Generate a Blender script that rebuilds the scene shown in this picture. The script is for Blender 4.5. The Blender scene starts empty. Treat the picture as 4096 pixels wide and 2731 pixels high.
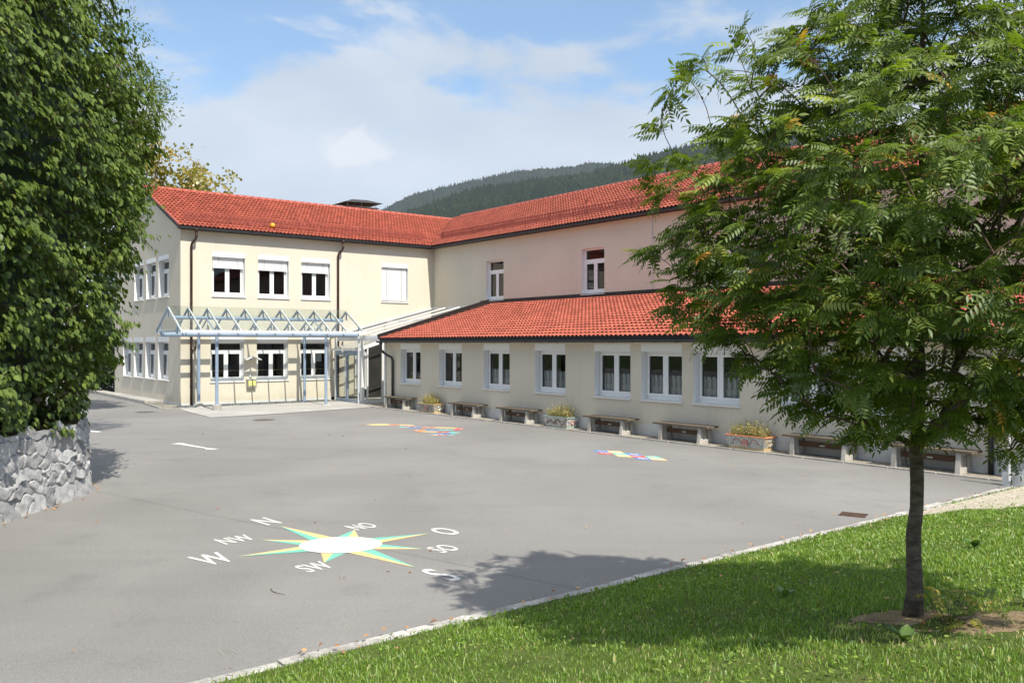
import bpy, math, random
import numpy as np
from mathutils import Vector, Matrix
R = math.radians
random.seed(7)
rng = np.random.default_rng(11)
sc = bpy.context.scene
col = sc.collection

# ------------------------------------------------------------------ frame of the building
TH = R(38.25)
P0 = (-13.694, 35.632)
T_ = (math.cos(TH), math.sin(TH)); G_ = (-math.sin(TH), math.cos(TH))
def W(a, b, z=0.0):
    return Vector((P0[0] + a*T_[0] + b*G_[0], P0[1] + a*T_[1] + b*G_[1], z))
def AB(x, y):
    dx, dy = x - P0[0], y - P0[1]
    return dx*T_[0] + dy*T_[1], dx*G_[0] + dy*G_[1]
KERB_B = -29.75
def lawn_z(x, y):
    """height of the sloping lawn; flat yard in front of it"""
    dx, dy = x - P0[0], y - P0[1]
    a = dx*T_[0] + dy*T_[1]; b = dx*G_[0] + dy*G_[1]
    d = np.clip(KERB_B - .16 - b, 0, 9.0)
    f = 1 - .75*np.clip((a - 2.0)/3.0, 0, 1)*np.clip((3.0 - d)/2.0, 0, 1)
    return .02 + .14*d*f*np.clip(.35 + d/.9, 0, 1)

# ------------------------------------------------------------------ materials
def newmat(name):
    m = bpy.data.materials.new(name); m.use_nodes = True
    nt = m.node_tree
    for n in list(nt.nodes): nt.nodes.remove(n)
    out = nt.nodes.new('ShaderNodeOutputMaterial')
    return m, nt, out
def N(nt, typ, **kw):
    n = nt.nodes.new(typ)
    for k, v in kw.items():
        if k.startswith('i_'):
            key = k[2:]
            n.inputs[int(key) if key.isdigit() else key.replace('_', ' ')].default_value = v
        else: setattr(n, k, v)
    return n
def L(nt, a, b): nt.links.new(a, b)
def c4(c): return (c[0], c[1], c[2], 1.0)
def ramp(nt, stops, fac=None, interp='LINEAR'):
    r = nt.nodes.new('ShaderNodeValToRGB'); r.color_ramp.interpolation = interp
    els = r.color_ramp.elements
    while len(els) < len(stops): els.new(.5)
    for e, (p, c) in zip(els, stops):
        e.position = p; e.color = c4(c) if len(c) == 3 else c
    if fac is not None: L(nt, fac, r.inputs[0])
    return r
def mixc(nt, fac, a, b, blend='MIX'):
    m = nt.nodes.new('ShaderNodeMix'); m.data_type = 'RGBA'; m.blend_type = blend
    for s, v in ((m.inputs[0], fac), (m.inputs[6], a), (m.inputs[7], b)):
        if hasattr(v, 'is_linked'): L(nt, v, s)
        elif isinstance(v, (tuple, list)): s.default_value = c4(v)
        else: s.default_value = v
    return m.outputs[2]
def simple(name, color, rough=.6, var=.08, scale=6., metal=0., bump=0., bscale=60., spec=.4, coord='Object', detail=5., stretch=None, var2=0., scale2=1.):
    m, nt, out = newmat(name)
    p = N(nt, 'ShaderNodeBsdfPrincipled', i_Roughness=rough, i_Metallic=metal)
    p.inputs['Specular IOR Level'].default_value = spec
    tc = N(nt, 'ShaderNodeTexCoord'); vec = tc.outputs[coord]
    if stretch:
        mp = N(nt, 'ShaderNodeMapping'); mp.inputs['Scale'].default_value = stretch
        L(nt, vec, mp.inputs[0]); vec = mp.outputs[0]
    n = N(nt, 'ShaderNodeTexNoise', i_Scale=scale, i_Detail=detail, i_Roughness=.6); L(nt, vec, n.inputs['Vector'])
    lo = tuple(max(0, c*(1-var)) for c in color); hi = tuple(c*(1+var) for c in color)
    r = ramp(nt, [(.3, lo), (.7, hi)], n.outputs[0]); cur = r.outputs[0]
    if var2:
        n2 = N(nt, 'ShaderNodeTexNoise', i_Scale=scale2, i_Detail=3.); L(nt, vec, n2.inputs['Vector'])
        r2 = ramp(nt, [(.35, (1-var2,)*3), (.65, (1+var2*.4,)*3)], n2.outputs[0])
        cur = mixc(nt, 1.0, cur, r2.outputs[0], 'MULTIPLY')
    L(nt, cur, p.inputs['Base Color'])
    if bump:
        b = N(nt, 'ShaderNodeBump', i_Strength=bump, i_Distance=.01)
        n3 = N(nt, 'ShaderNodeTexNoise', i_Scale=bscale, i_Detail=4.); L(nt, vec, n3.inputs['Vector'])
        L(nt, n3.outputs[0], b.inputs['Height']); L(nt, b.outputs[0], p.inputs['Normal'])
    L(nt, p.outputs[0], out.inputs[0])
    return m
def plaster(name, color):
    """painted render: faint rain streaks, blotches, fine grain"""
    m, nt, out = newmat(name)
    p = N(nt, 'ShaderNodeBsdfPrincipled', i_Roughness=.9); p.inputs['Specular IOR Level'].default_value = .15
    tc = N(nt, 'ShaderNodeTexCoord')
    n1 = N(nt, 'ShaderNodeTexNoise', i_Scale=.5, i_Detail=4.); L(nt, tc.outputs['Object'], n1.inputs['Vector'])
    r1 = ramp(nt, [(.3, tuple(c*.93 for c in color)), (.7, tuple(min(1, c*1.03) for c in color))], n1.outputs[0])
    mp = N(nt, 'ShaderNodeMapping'); mp.inputs['Scale'].default_value = (3.5, 3.5, .16); L(nt, tc.outputs['Object'], mp.inputs[0])
    n2 = N(nt, 'ShaderNodeTexNoise', i_Scale=1.6, i_Detail=5.); L(nt, mp.outputs[0], n2.inputs['Vector'])
    r2 = ramp(nt, [(.52, (1, 1, 1)), (.92, (.93, .93, .92))], n2.outputs[0])
    cur = mixc(nt, 1.0, r1.outputs[0], r2.outputs[0], 'MULTIPLY')
    # splash-back grime along the foot of the wall
    sx = N(nt, 'ShaderNodeSeparateXYZ'); L(nt, tc.outputs['Object'], sx.inputs[0])
    n4 = N(nt, 'ShaderNodeTexNoise', i_Scale=2.2, i_Detail=4.); L(nt, tc.outputs['Object'], n4.inputs['Vector'])
    ad = N(nt, 'ShaderNodeMath', operation='MULTIPLY_ADD'); ad.inputs[1].default_value = .9; L(nt, n4.outputs[0], ad.inputs[0]); L(nt, sx.outputs[2], ad.inputs[2])
    r4 = ramp(nt, [(.45, (.86, .85, .8)), (.95, (1, 1, 1))], ad.outputs[0])
    cur = mixc(nt, 1.0, cur, r4.outputs[0], 'MULTIPLY')
    L(nt, cur, p.inputs['Base Color'])
    b = N(nt, 'ShaderNodeBump', i_Strength=.25, i_Distance=.006)
    n3 = N(nt, 'ShaderNodeTexNoise', i_Scale=90., i_Detail=3.); L(nt, tc.outputs['Object'], n3.inputs['Vector'])
    L(nt, n3.outputs[0], b.inputs['Height']); L(nt, b.outputs[0], p.inputs['Normal'])
    L(nt, p.outputs[0], out.inputs[0]); return m
def tilemat(name, color):
    m, nt, out = newmat(name)
    p = N(nt, 'ShaderNodeBsdfPrincipled', i_Roughness=.8); p.inputs['Specular IOR Level'].default_value = .12
    tc = N(nt, 'ShaderNodeTexCoord')
    at = N(nt, 'ShaderNodeAttribute', attribute_name='tint')
    r0 = ramp(nt, [(0, tuple(c*.8 for c in color)), (1, tuple(c*1.16 for c in color))], at.outputs['Fac'])
    n1 = N(nt, 'ShaderNodeTexNoise', i_Scale=1.2, i_Detail=6.); L(nt, tc.outputs['Object'], n1.inputs['Vector'])
    r1 = ramp(nt, [(.3, (.86, .84, .84)), (.62, (1.04, 1.03, 1.02))], n1.outputs[0])
    cur = mixc(nt, 1.0, r0.outputs[0], r1.outputs[0], 'MULTIPLY')
    n2 = N(nt, 'ShaderNodeTexNoise', i_Scale=9., i_Detail=6.); L(nt, tc.outputs['Object'], n2.inputs['Vector'])
    r2 = ramp(nt, [(.68, (0, 0, 0)), (.8, (1, 1, 1))], n2.outputs[0])
    cur = mixc(nt, r2.outputs[0], cur, (color[0]*.45, color[1]*.6+.02, color[2]*.6+.01))
    L(nt, cur, p.inputs['Base Color']); L(nt, p.outputs[0], out.inputs[0]); return m
def leafmat(name, stops, trans=.35, rough=.45, gloss=.06):
    """leaf: diffuse + light passing through + slight waxy gloss; per-leaf colour from the 'tint' attribute"""
    m, nt, out = newmat(name)
    at = N(nt, 'ShaderNodeAttribute', attribute_name='tint')
    r = ramp(nt, stops, at.outputs['Fac'])
    d = N(nt, 'ShaderNodeBsdfDiffuse'); t = N(nt, 'ShaderNodeBsdfTranslucent'); g = N(nt, 'ShaderNodeBsdfGlossy', i_Roughness=rough)
    L(nt, r.outputs[0], d.inputs[0])
    tcol = mixc(nt, 1.0, r.outputs[0], (1.35, 1.5, .55), 'MULTIPLY'); L(nt, tcol, t.inputs[0])
    g.inputs[0].default_value = (.9, .95, 1, 1)
    s1 = N(nt, 'ShaderNodeMixShader', i_0=trans); L(nt, d.outputs[0], s1.inputs[1]); L(nt, t.outputs[0], s1.inputs[2])
    s2 = N(nt, 'ShaderNodeMixShader', i_0=gloss); L(nt, s1.outputs[0], s2.inputs[1]); L(nt, g.outputs[0], s2.inputs[2])
    L(nt, s2.outputs[0], out.inputs[0]); return m
def glassmat(name, tint, refl=1.0, rough=0.0):
    m, nt, out = newmat(name)
    t = N(nt, 'ShaderNodeBsdfTransparent'); t.inputs[0].default_value = c4(tint)
    g = N(nt, 'ShaderNodeBsdfGlossy', i_Roughness=rough); g.inputs[0].default_value = (.95, .97, 1, 1)
    fr = N(nt, 'ShaderNodeFresnel', i_IOR=1.5)
    mu = N(nt, 'ShaderNodeMath', operation='MULTIPLY'); mu.inputs[1].default_value = refl; L(nt, fr.outputs[0], mu.inputs[0])
    s = N(nt, 'ShaderNodeMixShader'); L(nt, mu.outputs[0], s.inputs[0]); L(nt, t.outputs[0], s.inputs[1]); L(nt, g.outputs[0], s.inputs[2])
    L(nt, s.outputs[0], out.inputs[0]); return m
def sheermat(name, color, alpha):
    m, nt, out = newmat(name)
    t = N(nt, 'ShaderNodeBsdfTransparent')
    d = N(nt, 'ShaderNodeBsdfDiffuse'); d.inputs[0].default_value = c4(color)
    tc = N(nt, 'ShaderNodeTexCoord'); n = N(nt, 'ShaderNodeTexNoise', i_Scale=45., i_Detail=2.); L(nt, tc.outputs['Object'], n.inputs['Vector'])
    r = ramp(nt, [(.35, (alpha*.8,)*3), (.65, (min(1, alpha*1.25),)*3)], n.outputs[0])
    s = N(nt, 'ShaderNodeMixShader'); L(nt, r.outputs[0], s.inputs[0]); L(nt, t.outputs[0], s.inputs[1]); L(nt, d.outputs[0], s.inputs[2])
    L(nt, s.outputs[0], out.inputs[0]); return m
def asphaltmat():
    m, nt, out = newmat('asphalt')
    p = N(nt, 'ShaderNodeBsdfPrincipled', i_Roughness=.85); p.inputs['Specular IOR Level'].default_value = .25
    tc = N(nt, 'ShaderNodeTexCoord'); v = tc.outputs['Object']
    base = (.222, .217, .210)
    n1 = N(nt, 'ShaderNodeTexNoise', i_Scale=.22, i_Detail=5., i_Distortion=.6); L(nt, v, n1.inputs['Vector'])
    r1 = ramp(nt, [(.3, tuple(c*.86 for c in base)), (.7, tuple(c*1.1 for c in base))], n1.outputs[0])
    n2 = N(nt, 'ShaderNodeTexNoise', i_Scale=110., i_Detail=2.); L(nt, v, n2.inputs['Vector'])
    r2 = ramp(nt, [(.25, (.55, .55, .55)), (.5, (.98, .98, .98)), (.78, (1.6, 1.6, 1.58))], n2.outputs[0])
    cur = mixc(nt, 1.0, r1.outputs[0], r2.outputs[0], 'MULTIPLY')
    # long drag streaks from sweeping and tyres
    mp = N(nt, 'ShaderNodeMapping'); mp.inputs['Scale'].default_value = (.12, 1.6, 1); mp.inputs['Rotation'].default_value = (0, 0, R(12)); L(nt, v, mp.inputs[0])
    n3 = N(nt, 'ShaderNodeTexNoise', i_Scale=1.3, i_Detail=6., i_Roughness=.7); L(nt, mp.outputs[0], n3.inputs['Vector'])
    r3 = ramp(nt, [(.3, (.95, .95, .95)), (.55, (1, 1, 1)), (.75, (1.05, 1.05, 1.04))], n3.outputs[0])
    cur = mixc(nt, 1.0, cur, r3.outputs[0], 'MULTIPLY')
    n6 = N(nt, 'ShaderNodeTexNoise', i_Scale=24., i_Detail=5., i_Roughness=.8); L(nt, v, n6.inputs['Vector'])
    r6 = ramp(nt, [(.3, (.86, .86, .86)), (.5, (1, 1, 1)), (.72, (1.12, 1.12, 1.11))], n6.outputs[0])
    cur = mixc(nt, 1.0, cur, r6.outputs[0], 'MULTIPLY')
    # paving joints and a hairline crack
    mp4 = N(nt, 'ShaderNodeMapping'); mp4.inputs['Rotation'].default_value = (0, 0, R(-52)); L(nt, v, mp4.inputs[0])
    w = N(nt, 'ShaderNodeTexWave', i_Scale=.042, i_Distortion=.5, i_Detail=2.); w.wave_profile = 'SAW'; L(nt, mp4.outputs[0], w.inputs['Vector'])
    r4 = ramp(nt, [(.0, (.8, .8, .8)), (.004, (.84, .84, .84)), (.008, (1, 1, 1))], w.outputs['Fac'])
    cur = mixc(nt, 1.0, cur, r4.outputs[0], 'MULTIPLY')
    n7 = N(nt, 'ShaderNodeTexNoise', i_Scale=.9, i_Detail=6., i_Roughness=.65); L(nt, v, n7.inputs['Vector'])
    r7 = ramp(nt, [(.3, (1.04, 1.04, 1.03)), (.58, (1, 1, 1)), (.66, (.92, .92, .92)), (.8, (.86, .86, .86))], n7.outputs[0])
    cur = mixc(nt, 1.0, cur, r7.outputs[0], 'MULTIPLY')
    vc = N(nt, 'ShaderNodeTexVoronoi', i_Scale=.19, feature='DISTANCE_TO_EDGE')
    nd = N(nt, 'ShaderNodeTexNoise', i_Scale=1.6, i_Detail=5.); L(nt, v, nd.inputs['Vector'])
    va = N(nt, 'ShaderNodeVectorMath', operation='ADD'); L(nt, v, va.inputs[0]); L(nt, nd.outputs['Color'], va.inputs[1]); L(nt, va.outputs[0], vc.inputs['Vector'])
    r8 = ramp(nt, [(.0, (.72, .72, .72)), (.0025, (.85, .85, .85)), (.005, (1, 1, 1))], vc.outputs['Distance'])
    cur = mixc(nt, .22, cur, r8.outputs[0], 'MULTIPLY')
    # small dark flecks and pale specks
    vo = N(nt, 'ShaderNodeTexVoronoi', i_Scale=2.6); L(nt, v, vo.inputs['Vector'])
    r5 = ramp(nt, [(.015, (.3, .28, .25)), (.03, (1, 1, 1))], vo.outputs['Distance'])
    cur = mixc(nt, 1.0, cur, r5.outputs[0], 'MULTIPLY')
    L(nt, cur, p.inputs['Base Color'])
    b = N(nt, 'ShaderNodeBump', i_Strength=.35, i_Distance=.004); L(nt, n2.outputs[0], b.inputs['Height']); L(nt, b.outputs[0], p.inputs['Normal'])
    L(nt, p.outputs[0], out.inputs[0]); return m
def groundmix(name, stops, scale, bump=.5, bs=40., rough=.95):
    m, nt, out = newmat(name)
    p = N(nt, 'ShaderNodeBsdfPrincipled', i_Roughness=rough); p.inputs['Specular IOR Level'].default_value = .1
    tc = N(nt, 'ShaderNodeTexCoord'); v = tc.outputs['Object']
    n = N(nt, 'ShaderNodeTexNoise', i_Scale=scale, i_Detail=8., i_Roughness=.7); L(nt, v, n.inputs['Vector'])
    r = ramp(nt, stops, n.outputs[0]); L(nt, r.outputs[0], p.inputs['Base Color'])
    n2 = N(nt, 'ShaderNodeTexNoise', i_Scale=bs, i_Detail=4.); L(nt, v, n2.inputs['Vector'])
    b = N(nt, 'ShaderNodeBump', i_Strength=bump, i_Distance=.02); L(nt, n2.outputs[0], b.inputs['Height']); L(nt, b.outputs[0], p.inputs['Normal'])
    L(nt, p.outputs[0], out.inputs[0]); return m
def attrmat(name, stops, rough=.85, var=.15, scale=30., bump=.4, bscale=120., spec=.2):
    m, nt, out = newmat(name)
    p = N(nt, 'ShaderNodeBsdfPrincipled', i_Roughness=rough); p.inputs['Specular IOR Level'].default_value = spec
    at = N(nt, 'ShaderNodeAttribute', attribute_name='tint')
    r = ramp(nt, stops, at.outputs['Fac'])
    tc = N(nt, 'ShaderNodeTexCoord')
    n = N(nt, 'ShaderNodeTexNoise', i_Scale=scale, i_Detail=6., i_Roughness=.75); L(nt, tc.outputs['Object'], n.inputs['Vector'])
    r2 = ramp(nt, [(.3, (1-var,)*3), (.7, (1+var,)*3)], n.outputs[0])
    L(nt, mixc(nt, 1.0, r.outputs[0], r2.outputs[0], 'MULTIPLY'), p.inputs['Base Color'])
    b = N(nt, 'ShaderNodeBump', i_Strength=bump, i_Distance=.01)
    n3 = N(nt, 'ShaderNodeTexNoise', i_Scale=bscale, i_Detail=3.); L(nt, tc.outputs['Object'], n3.inputs['Vector'])
    L(nt, n3.outputs[0], b.inputs['Height']); L(nt, b.outputs[0], p.inputs['Normal'])
    L(nt, p.outputs[0], out.inputs[0]); return m
def mosaicmat(name, colors, scale=26., grout=(.35, .33, .3)):
    m, nt, out = newmat(name)
    p = N(nt, 'ShaderNodeBsdfPrincipled', i_Roughness=.35)
    tc = N(nt, 'ShaderNodeTexCoord'); v = tc.outputs['Object']
    vo = N(nt, 'ShaderNodeTexVoronoi', i_Scale=scale); L(nt, v, vo.inputs['Vector'])
    sp = N(nt, 'ShaderNodeSeparateColor'); L(nt, vo.outputs['Color'], sp.inputs[0])
    st = [(i/len(colors), c) for i, c in enumerate(colors)]
    r = ramp(nt, st, sp.outputs[0], 'CONSTANT')
    ve = N(nt, 'ShaderNodeTexVoronoi', i_Scale=scale, feature='DISTANCE_TO_EDGE'); L(nt, v, ve.inputs['Vector'])
    rg = ramp(nt, [(.04, (1, 1, 1)), (.09, (0, 0, 0))], ve.outputs['Distance'])
    L(nt, mixc(nt, rg.outputs[0], r.outputs[0], grout), p.inputs['Base Color'])
    L(nt, p.outputs[0], out.inputs[0]); return m

M = {}
M['cream'] = plaster('cream_render', (.665, .603, .495))
M['plinth'] = simple('plinth_paint', (.62, .62, .61), .85, .06, 3., var2=.15, scale2=1.2)
M['white'] = simple('white_paint', (.80, .80, .79), .35, .02, 3., spec=.5)
M['whitemetal'] = simple('white_sheet_metal', (.74, .75, .76), .4, .04, 4., spec=.5)
M['slat'] = simple('blind_slat', (.78, .78, .77), .4, .03, 9.)
M['gasket'] = simple('rubber_gasket', (.03, .03, .03), .6, .1)
M['glass'] = glassmat('window_glass', (.80, .84, .83), 1.15)
M['canglass'] = glassmat('canopy_glass', (.90, .945, .925), .8)
M['dark'] = simple('dark_room_shade', (.028, .026, .024), .9, .3, 1.5)  # near-black colour stands in for the lack of light indoors
M['roomwood'] = simple('room_wood', (.55, .36, .13), .5, .15, 8.)
M['tile'] = tilemat('roof_tile', (.335, .086, .057))
M['tilewing'] = tilemat('wing_roof_tile', (.425, .120, .083))
M['tilenew'] = tilemat('roof_tile_newer', (.49, .138, .093))
M['ridge'] = simple('ridge_tile', (.38, .09, .06), .55, .14, 5.)
M['snow'] = simple('snow_guard_paint', (.27, .062, .045), .6, .12, 20.)
M['gutter'] = simple('gutter_metal', (.045, .045, .05), .45, .25, 5., metal=.3, spec=.4)
M['fascia'] = simple('dark_fascia', (.012, .011, .011), .6, .25, 6.)
M['copper'] = simple('copper_pipe', (.06, .036, .03), .45, .3, 7., metal=.5, var2=.3, scale2=2.)
M['flash'] = simple('dark_flashing', (.03, .024, .022), .55, .25, 5., metal=.2)
M['lead'] = simple('grey_flashing', (.11, .105, .10), .55, .2, 4., metal=.2)
M['steelblue'] = simple('blue_steel', (.30, .38, .50), .42, .08, 9., metal=.25, spec=.5)
M['galv'] = simple('galvanised_steel', (.66, .68, .70), .45, .08, 14., metal=.25)
M['concrete'] = simple('concrete', (.42, .40, .36), .9, .16, 9., bump=.5, bscale=70., var2=.2, scale2=2.)
M['slab'] = simple('concrete_paving', (.40, .39, .365), .9, .1, 2.5, bump=.3, bscale=80., var2=.15, scale2=.6)
M['kerb'] = simple('granite_kerb', (.44, .425, .395), .9, .35, 22., bump=.9, bscale=50., var2=.35, scale2=2.)
M['plank'] = simple('weathered_plank', (.135, .108, .078), .75, .35, 5., stretch=(.6, 9, 9), bump=.4, bscale=12.)
M['plankdark'] = simple('dark_plank', (.085, .045, .026), .7, .3, 5., stretch=(.6, 9, 9), bump=.3, bscale=12.)
M['brass'] = simple('small_plate', (.42, .45, .36), .4, .1, 9., metal=.5)
M['asphalt'] = asphaltmat()
M['earth'] = groundmix('far_ground', [(.3, (.05, .08, .025)), (.7, (.09, .11, .04))], .15)
M['lawn'] = groundmix('lawn_soil', [(.3, (.06, .075, .02)), (.5, (.085, .125, .028)), (.75, (.14, .13, .06))], 3.5, .8, 60.)
M['soil'] = groundmix('bare_soil', [(.3, (.15, .105, .06)), (.6, (.30, .23, .14)), (.8, (.38, .30, .19))], 5., .9, 55.)
M['gravel'] = groundmix('pale_gravel', [(.25, (.20, .17, .13)), (.5, (.46, .41, .33)), (.75, (.60, .56, .48))], 14., .9, 45.)
M['cobble'] = groundmix('cobble_strip', [(.3, (.13, .11, .085)), (.55, (.34, .31, .26)), (.75, (.50, .47, .42))], 11., 1., 30.)
M['bark'] = simple('rowan_bark', (.12, .092, .07), .85, .6, 11., stretch=(1, 1, 2.6), bump=1., bscale=28., var2=.35, scale2=4.)
M['twig'] = simple('twig_bark', (.11, .07, .05), .7, .3, 10.)
def roadpaint(name, color):
    m, nt, out = newmat(name)
    p = N(nt, 'ShaderNodeBsdfPrincipled', i_Roughness=.75); p.inputs['Specular IOR Level'].default_value = .2
    tc = N(nt, 'ShaderNodeTexCoord')
    n = N(nt, 'ShaderNodeTexNoise', i_Scale=55., i_Detail=5., i_Roughness=.75); L(nt, tc.outputs['Object'], n.inputs['Vector'])
    n2 = N(nt, 'ShaderNodeTexNoise', i_Scale=3.5, i_Detail=4.); L(nt, tc.outputs['Object'], n2.inputs['Vector'])
    ad = N(nt, 'ShaderNodeMath', operation='MULTIPLY_ADD'); ad.inputs[1].default_value = .55; L(nt, n2.outputs[0], ad.inputs[0]); L(nt, n.outputs[0], ad.inputs[2])
    r = ramp(nt, [(.82, (0, 0, 0)), (.96, (.8, .8, .8))], ad.outputs[0])
    r2 = ramp(nt, [(.3, tuple(c*.9 for c in color)), (.7, tuple(min(.9, c*1.06) for c in color))], n2.outputs[0])
    L(nt, mixc(nt, r.outputs[0], r2.outputs[0], (.2, .196, .19)), p.inputs['Base Color']); L(nt, p.outputs[0], out.inputs[0]); return m
M['paintwhite'] = roadpaint('white_road_paint', (.74, .73, .71))
M['pyellow'] = roadpaint('yellow_road_paint', (.76, .54, .24))
M['pgreen'] = roadpaint('green_road_paint', (.17, .50, .40))
M['pred'] = roadpaint('red_road_paint', (.62, .09, .10))
M['porange'] = roadpaint('orange_road_paint', (.72, .24, .10))
M['pblue'] = roadpaint('blue_road_paint', (.10, .24, .52))
M['pteal'] = roadpaint('teal_road_paint', (.16, .50, .46))
M['rust'] = simple('rusty_iron', (.13, .075, .05), .7, .4, 20., metal=.4)
M['iron'] = simple('cast_iron', (.12, .105, .09), .7, .3, 14., metal=.3)
M['hole'] = simple('dark_hole', (.01, .01, .01), .9, .1)
M['brick'] = simple('chimney_brick', (.30, .10, .055), .8, .25, 12.)
M['cowl'] = simple('weathered_copper_sheet', (.055, .045, .035), .5, .35, 4., metal=.4)
M['yellow'] = simple('yellow_ball', (.80, .42, .03), .4, .1, 8.)
M['label'] = simple('yellow_label', (.78, .72, .22), .5, .06, 8.)
M['potgreen'] = simple('pot_glaze', (.08, .30, .22), .4, .1)
M['greybox'] = simple('grey_box', (.30, .28, .25), .5, .1, 8., metal=.3)
M['redsign'] = simple('red_plate', (.55, .10, .06), .5, .05)
M['lamp'] = simple('lamp_housing', (.55, .55, .53), .4, .1)
M['milk'] = sheermat('milky_roof_glass', (.42, .46, .44), .14)
M['lace'] = sheermat('dense_lace', (.86, .87, .88), .85)
M['sheer'] = sheermat('sheer_lace', (.82, .84, .86), .42)
M['paper'] = simple('paper', (.78, .78, .76), .8, .04, 4.)
M['leafpot'] = leafmat('pot_leaf', [(0, (.02, .07, .025)), (1, (.05, .12, .04))])
M['rowan'] = leafmat('rowan_leaf', [(0, (0.080, 0.120, 0.018)), (.45, (0.150, 0.212, 0.028)), (.86, (0.285, 0.340, 0.056)), (.93, (0.336, 0.350, 0.056)), (.965, (0.616, 0.350, 0.049)), (1, (0.644, 0.238, 0.070))], .42, .5, .035)
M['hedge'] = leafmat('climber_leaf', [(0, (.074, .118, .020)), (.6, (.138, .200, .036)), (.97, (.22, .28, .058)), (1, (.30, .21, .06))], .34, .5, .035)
M['maple'] = leafmat('maple_leaf', [(0, (0.039, 0.090, 0.021)), (.7, (0.075, 0.158, 0.033)), (1, (0.150, 0.225, 0.053))], .35)
M['robinia'] = leafmat('robinia_leaf', [(0, (0.084, 0.140, 0.042)), (1, (0.182, 0.224, 0.070))], .4)
M['autumn'] = leafmat('autumn_leaf', [(0, (.17, .18, .03)), (.5, (.33, .27, .05)), (1, (.46, .31, .085))], .4)
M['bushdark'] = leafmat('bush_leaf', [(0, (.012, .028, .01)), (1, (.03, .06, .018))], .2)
M['forest'] = leafmat('forest_crown', [(0, (0.0078, 0.0164, 0.0078)), (.45, (0.0117, 0.0234, 0.0086)), (.75, (0.0218, 0.0328, 0.0109)), (.95, (0.0335, 0.0374, 0.0133)), (1, (0.0484, 0.0335, 0.0148))], .0, .8, .0)
M['grass'] = leafmat('grass_blade', [(0, (0.106, 0.188, 0.020)), (.5, (0.206, 0.331, 0.040)), (.85, (0.325, 0.438, 0.081)), (.95, (0.525, 0.463, 0.200)), (1, (0.625, 0.537, 0.300))], .40, .5, .04)
M['dry'] = leafmat('dry_flower', [(0, (.24, .26, .07)), (.5, (.48, .40, .12)), (.8, (.56, .46, .22)), (1, (.55, .30, .14))], .3)
M['dock'] = leafmat('dock_leaf', [(0, (0.084, 0.168, 0.036)), (1, (0.180, 0.264, 0.072))], .3, .4, .06)
M['sapling'] = leafmat('sapling_leaf', [(0, (0.110, 0.187, 0.033)), (.6, (0.220, 0.275, 0.044)), (1, (0.418, 0.330, 0.055))], .4)
M['litter'] = leafmat('fallen_leaf', [(0, (.16, .07, .03)), (.4, (.36, .15, .05)), (.75, (.46, .23, .08)), (1, (.50, .34, .16))], .2)
M['stone'] = attrmat('granite_rubble', [(0, (.40, .38, .34)), (.28, (.36, .34, .31)), (.34, (.26, .265, .27)), (.62, (.36, .36, .36)), (1, (.48, .48, .47))], .85, .28, 22., .7, 60.)
M['hill'] = simple('hill_floor', (.025, .04, .018), .95, .3, .02)
M['mosaic_ochre'] = mosaicmat('ochre_mosaic', [(.60, .42, .17), (.55, .40, .20), (.40, .37, .30), (.66, .56, .36), (.22, .28, .36)])
M['mosaic_grey'] = mosaicmat('grey_mosaic', [(.30, .29, .27), (.36, .35, .32), (.25, .25, .25), (.42, .40, .36)], 30.)
M['mosaic_white'] = mosaicmat('white_mosaic', [(.74, .72, .69), (.70, .68, .65), (.16, .13, .13), (.78, .75, .72), (.66, .64, .62)], 30.)
M['mosaic_vine'] = mosaicmat('dark_vine_mosaic', [(.11, .05, .05), (.16, .08, .07), (.07, .04, .05)], 60.)
M['mosaic_orange'] = mosaicmat('orange_mosaic', [(.64, .24, .11), (.68, .31, .16), (.60, .27, .16)], 30.)
M['mosaic_blue'] = mosaicmat('pale_blue_mosaic', [(.42, .50, .52), (.58, .62, .58), (.30, .38, .42), (.66, .62, .54)], 34.)
M['mosaic_red'] = mosaicmat('red_mosaic', [(.52, .11, .07), (.60, .17, .09), (.10, .12, .24)], 40.)
M['greenpaint'] = simple('green_rim_paint', (.30, .40, .36), .6, .1, 9.)
M['orangepaint'] = simple('orange_rim_paint', (.66, .27, .13), .6, .1, 9.)
M['ochrepaint'] = simple('ochre_rim_paint', (.58, .42, .20), .6, .1, 9.)

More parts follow.
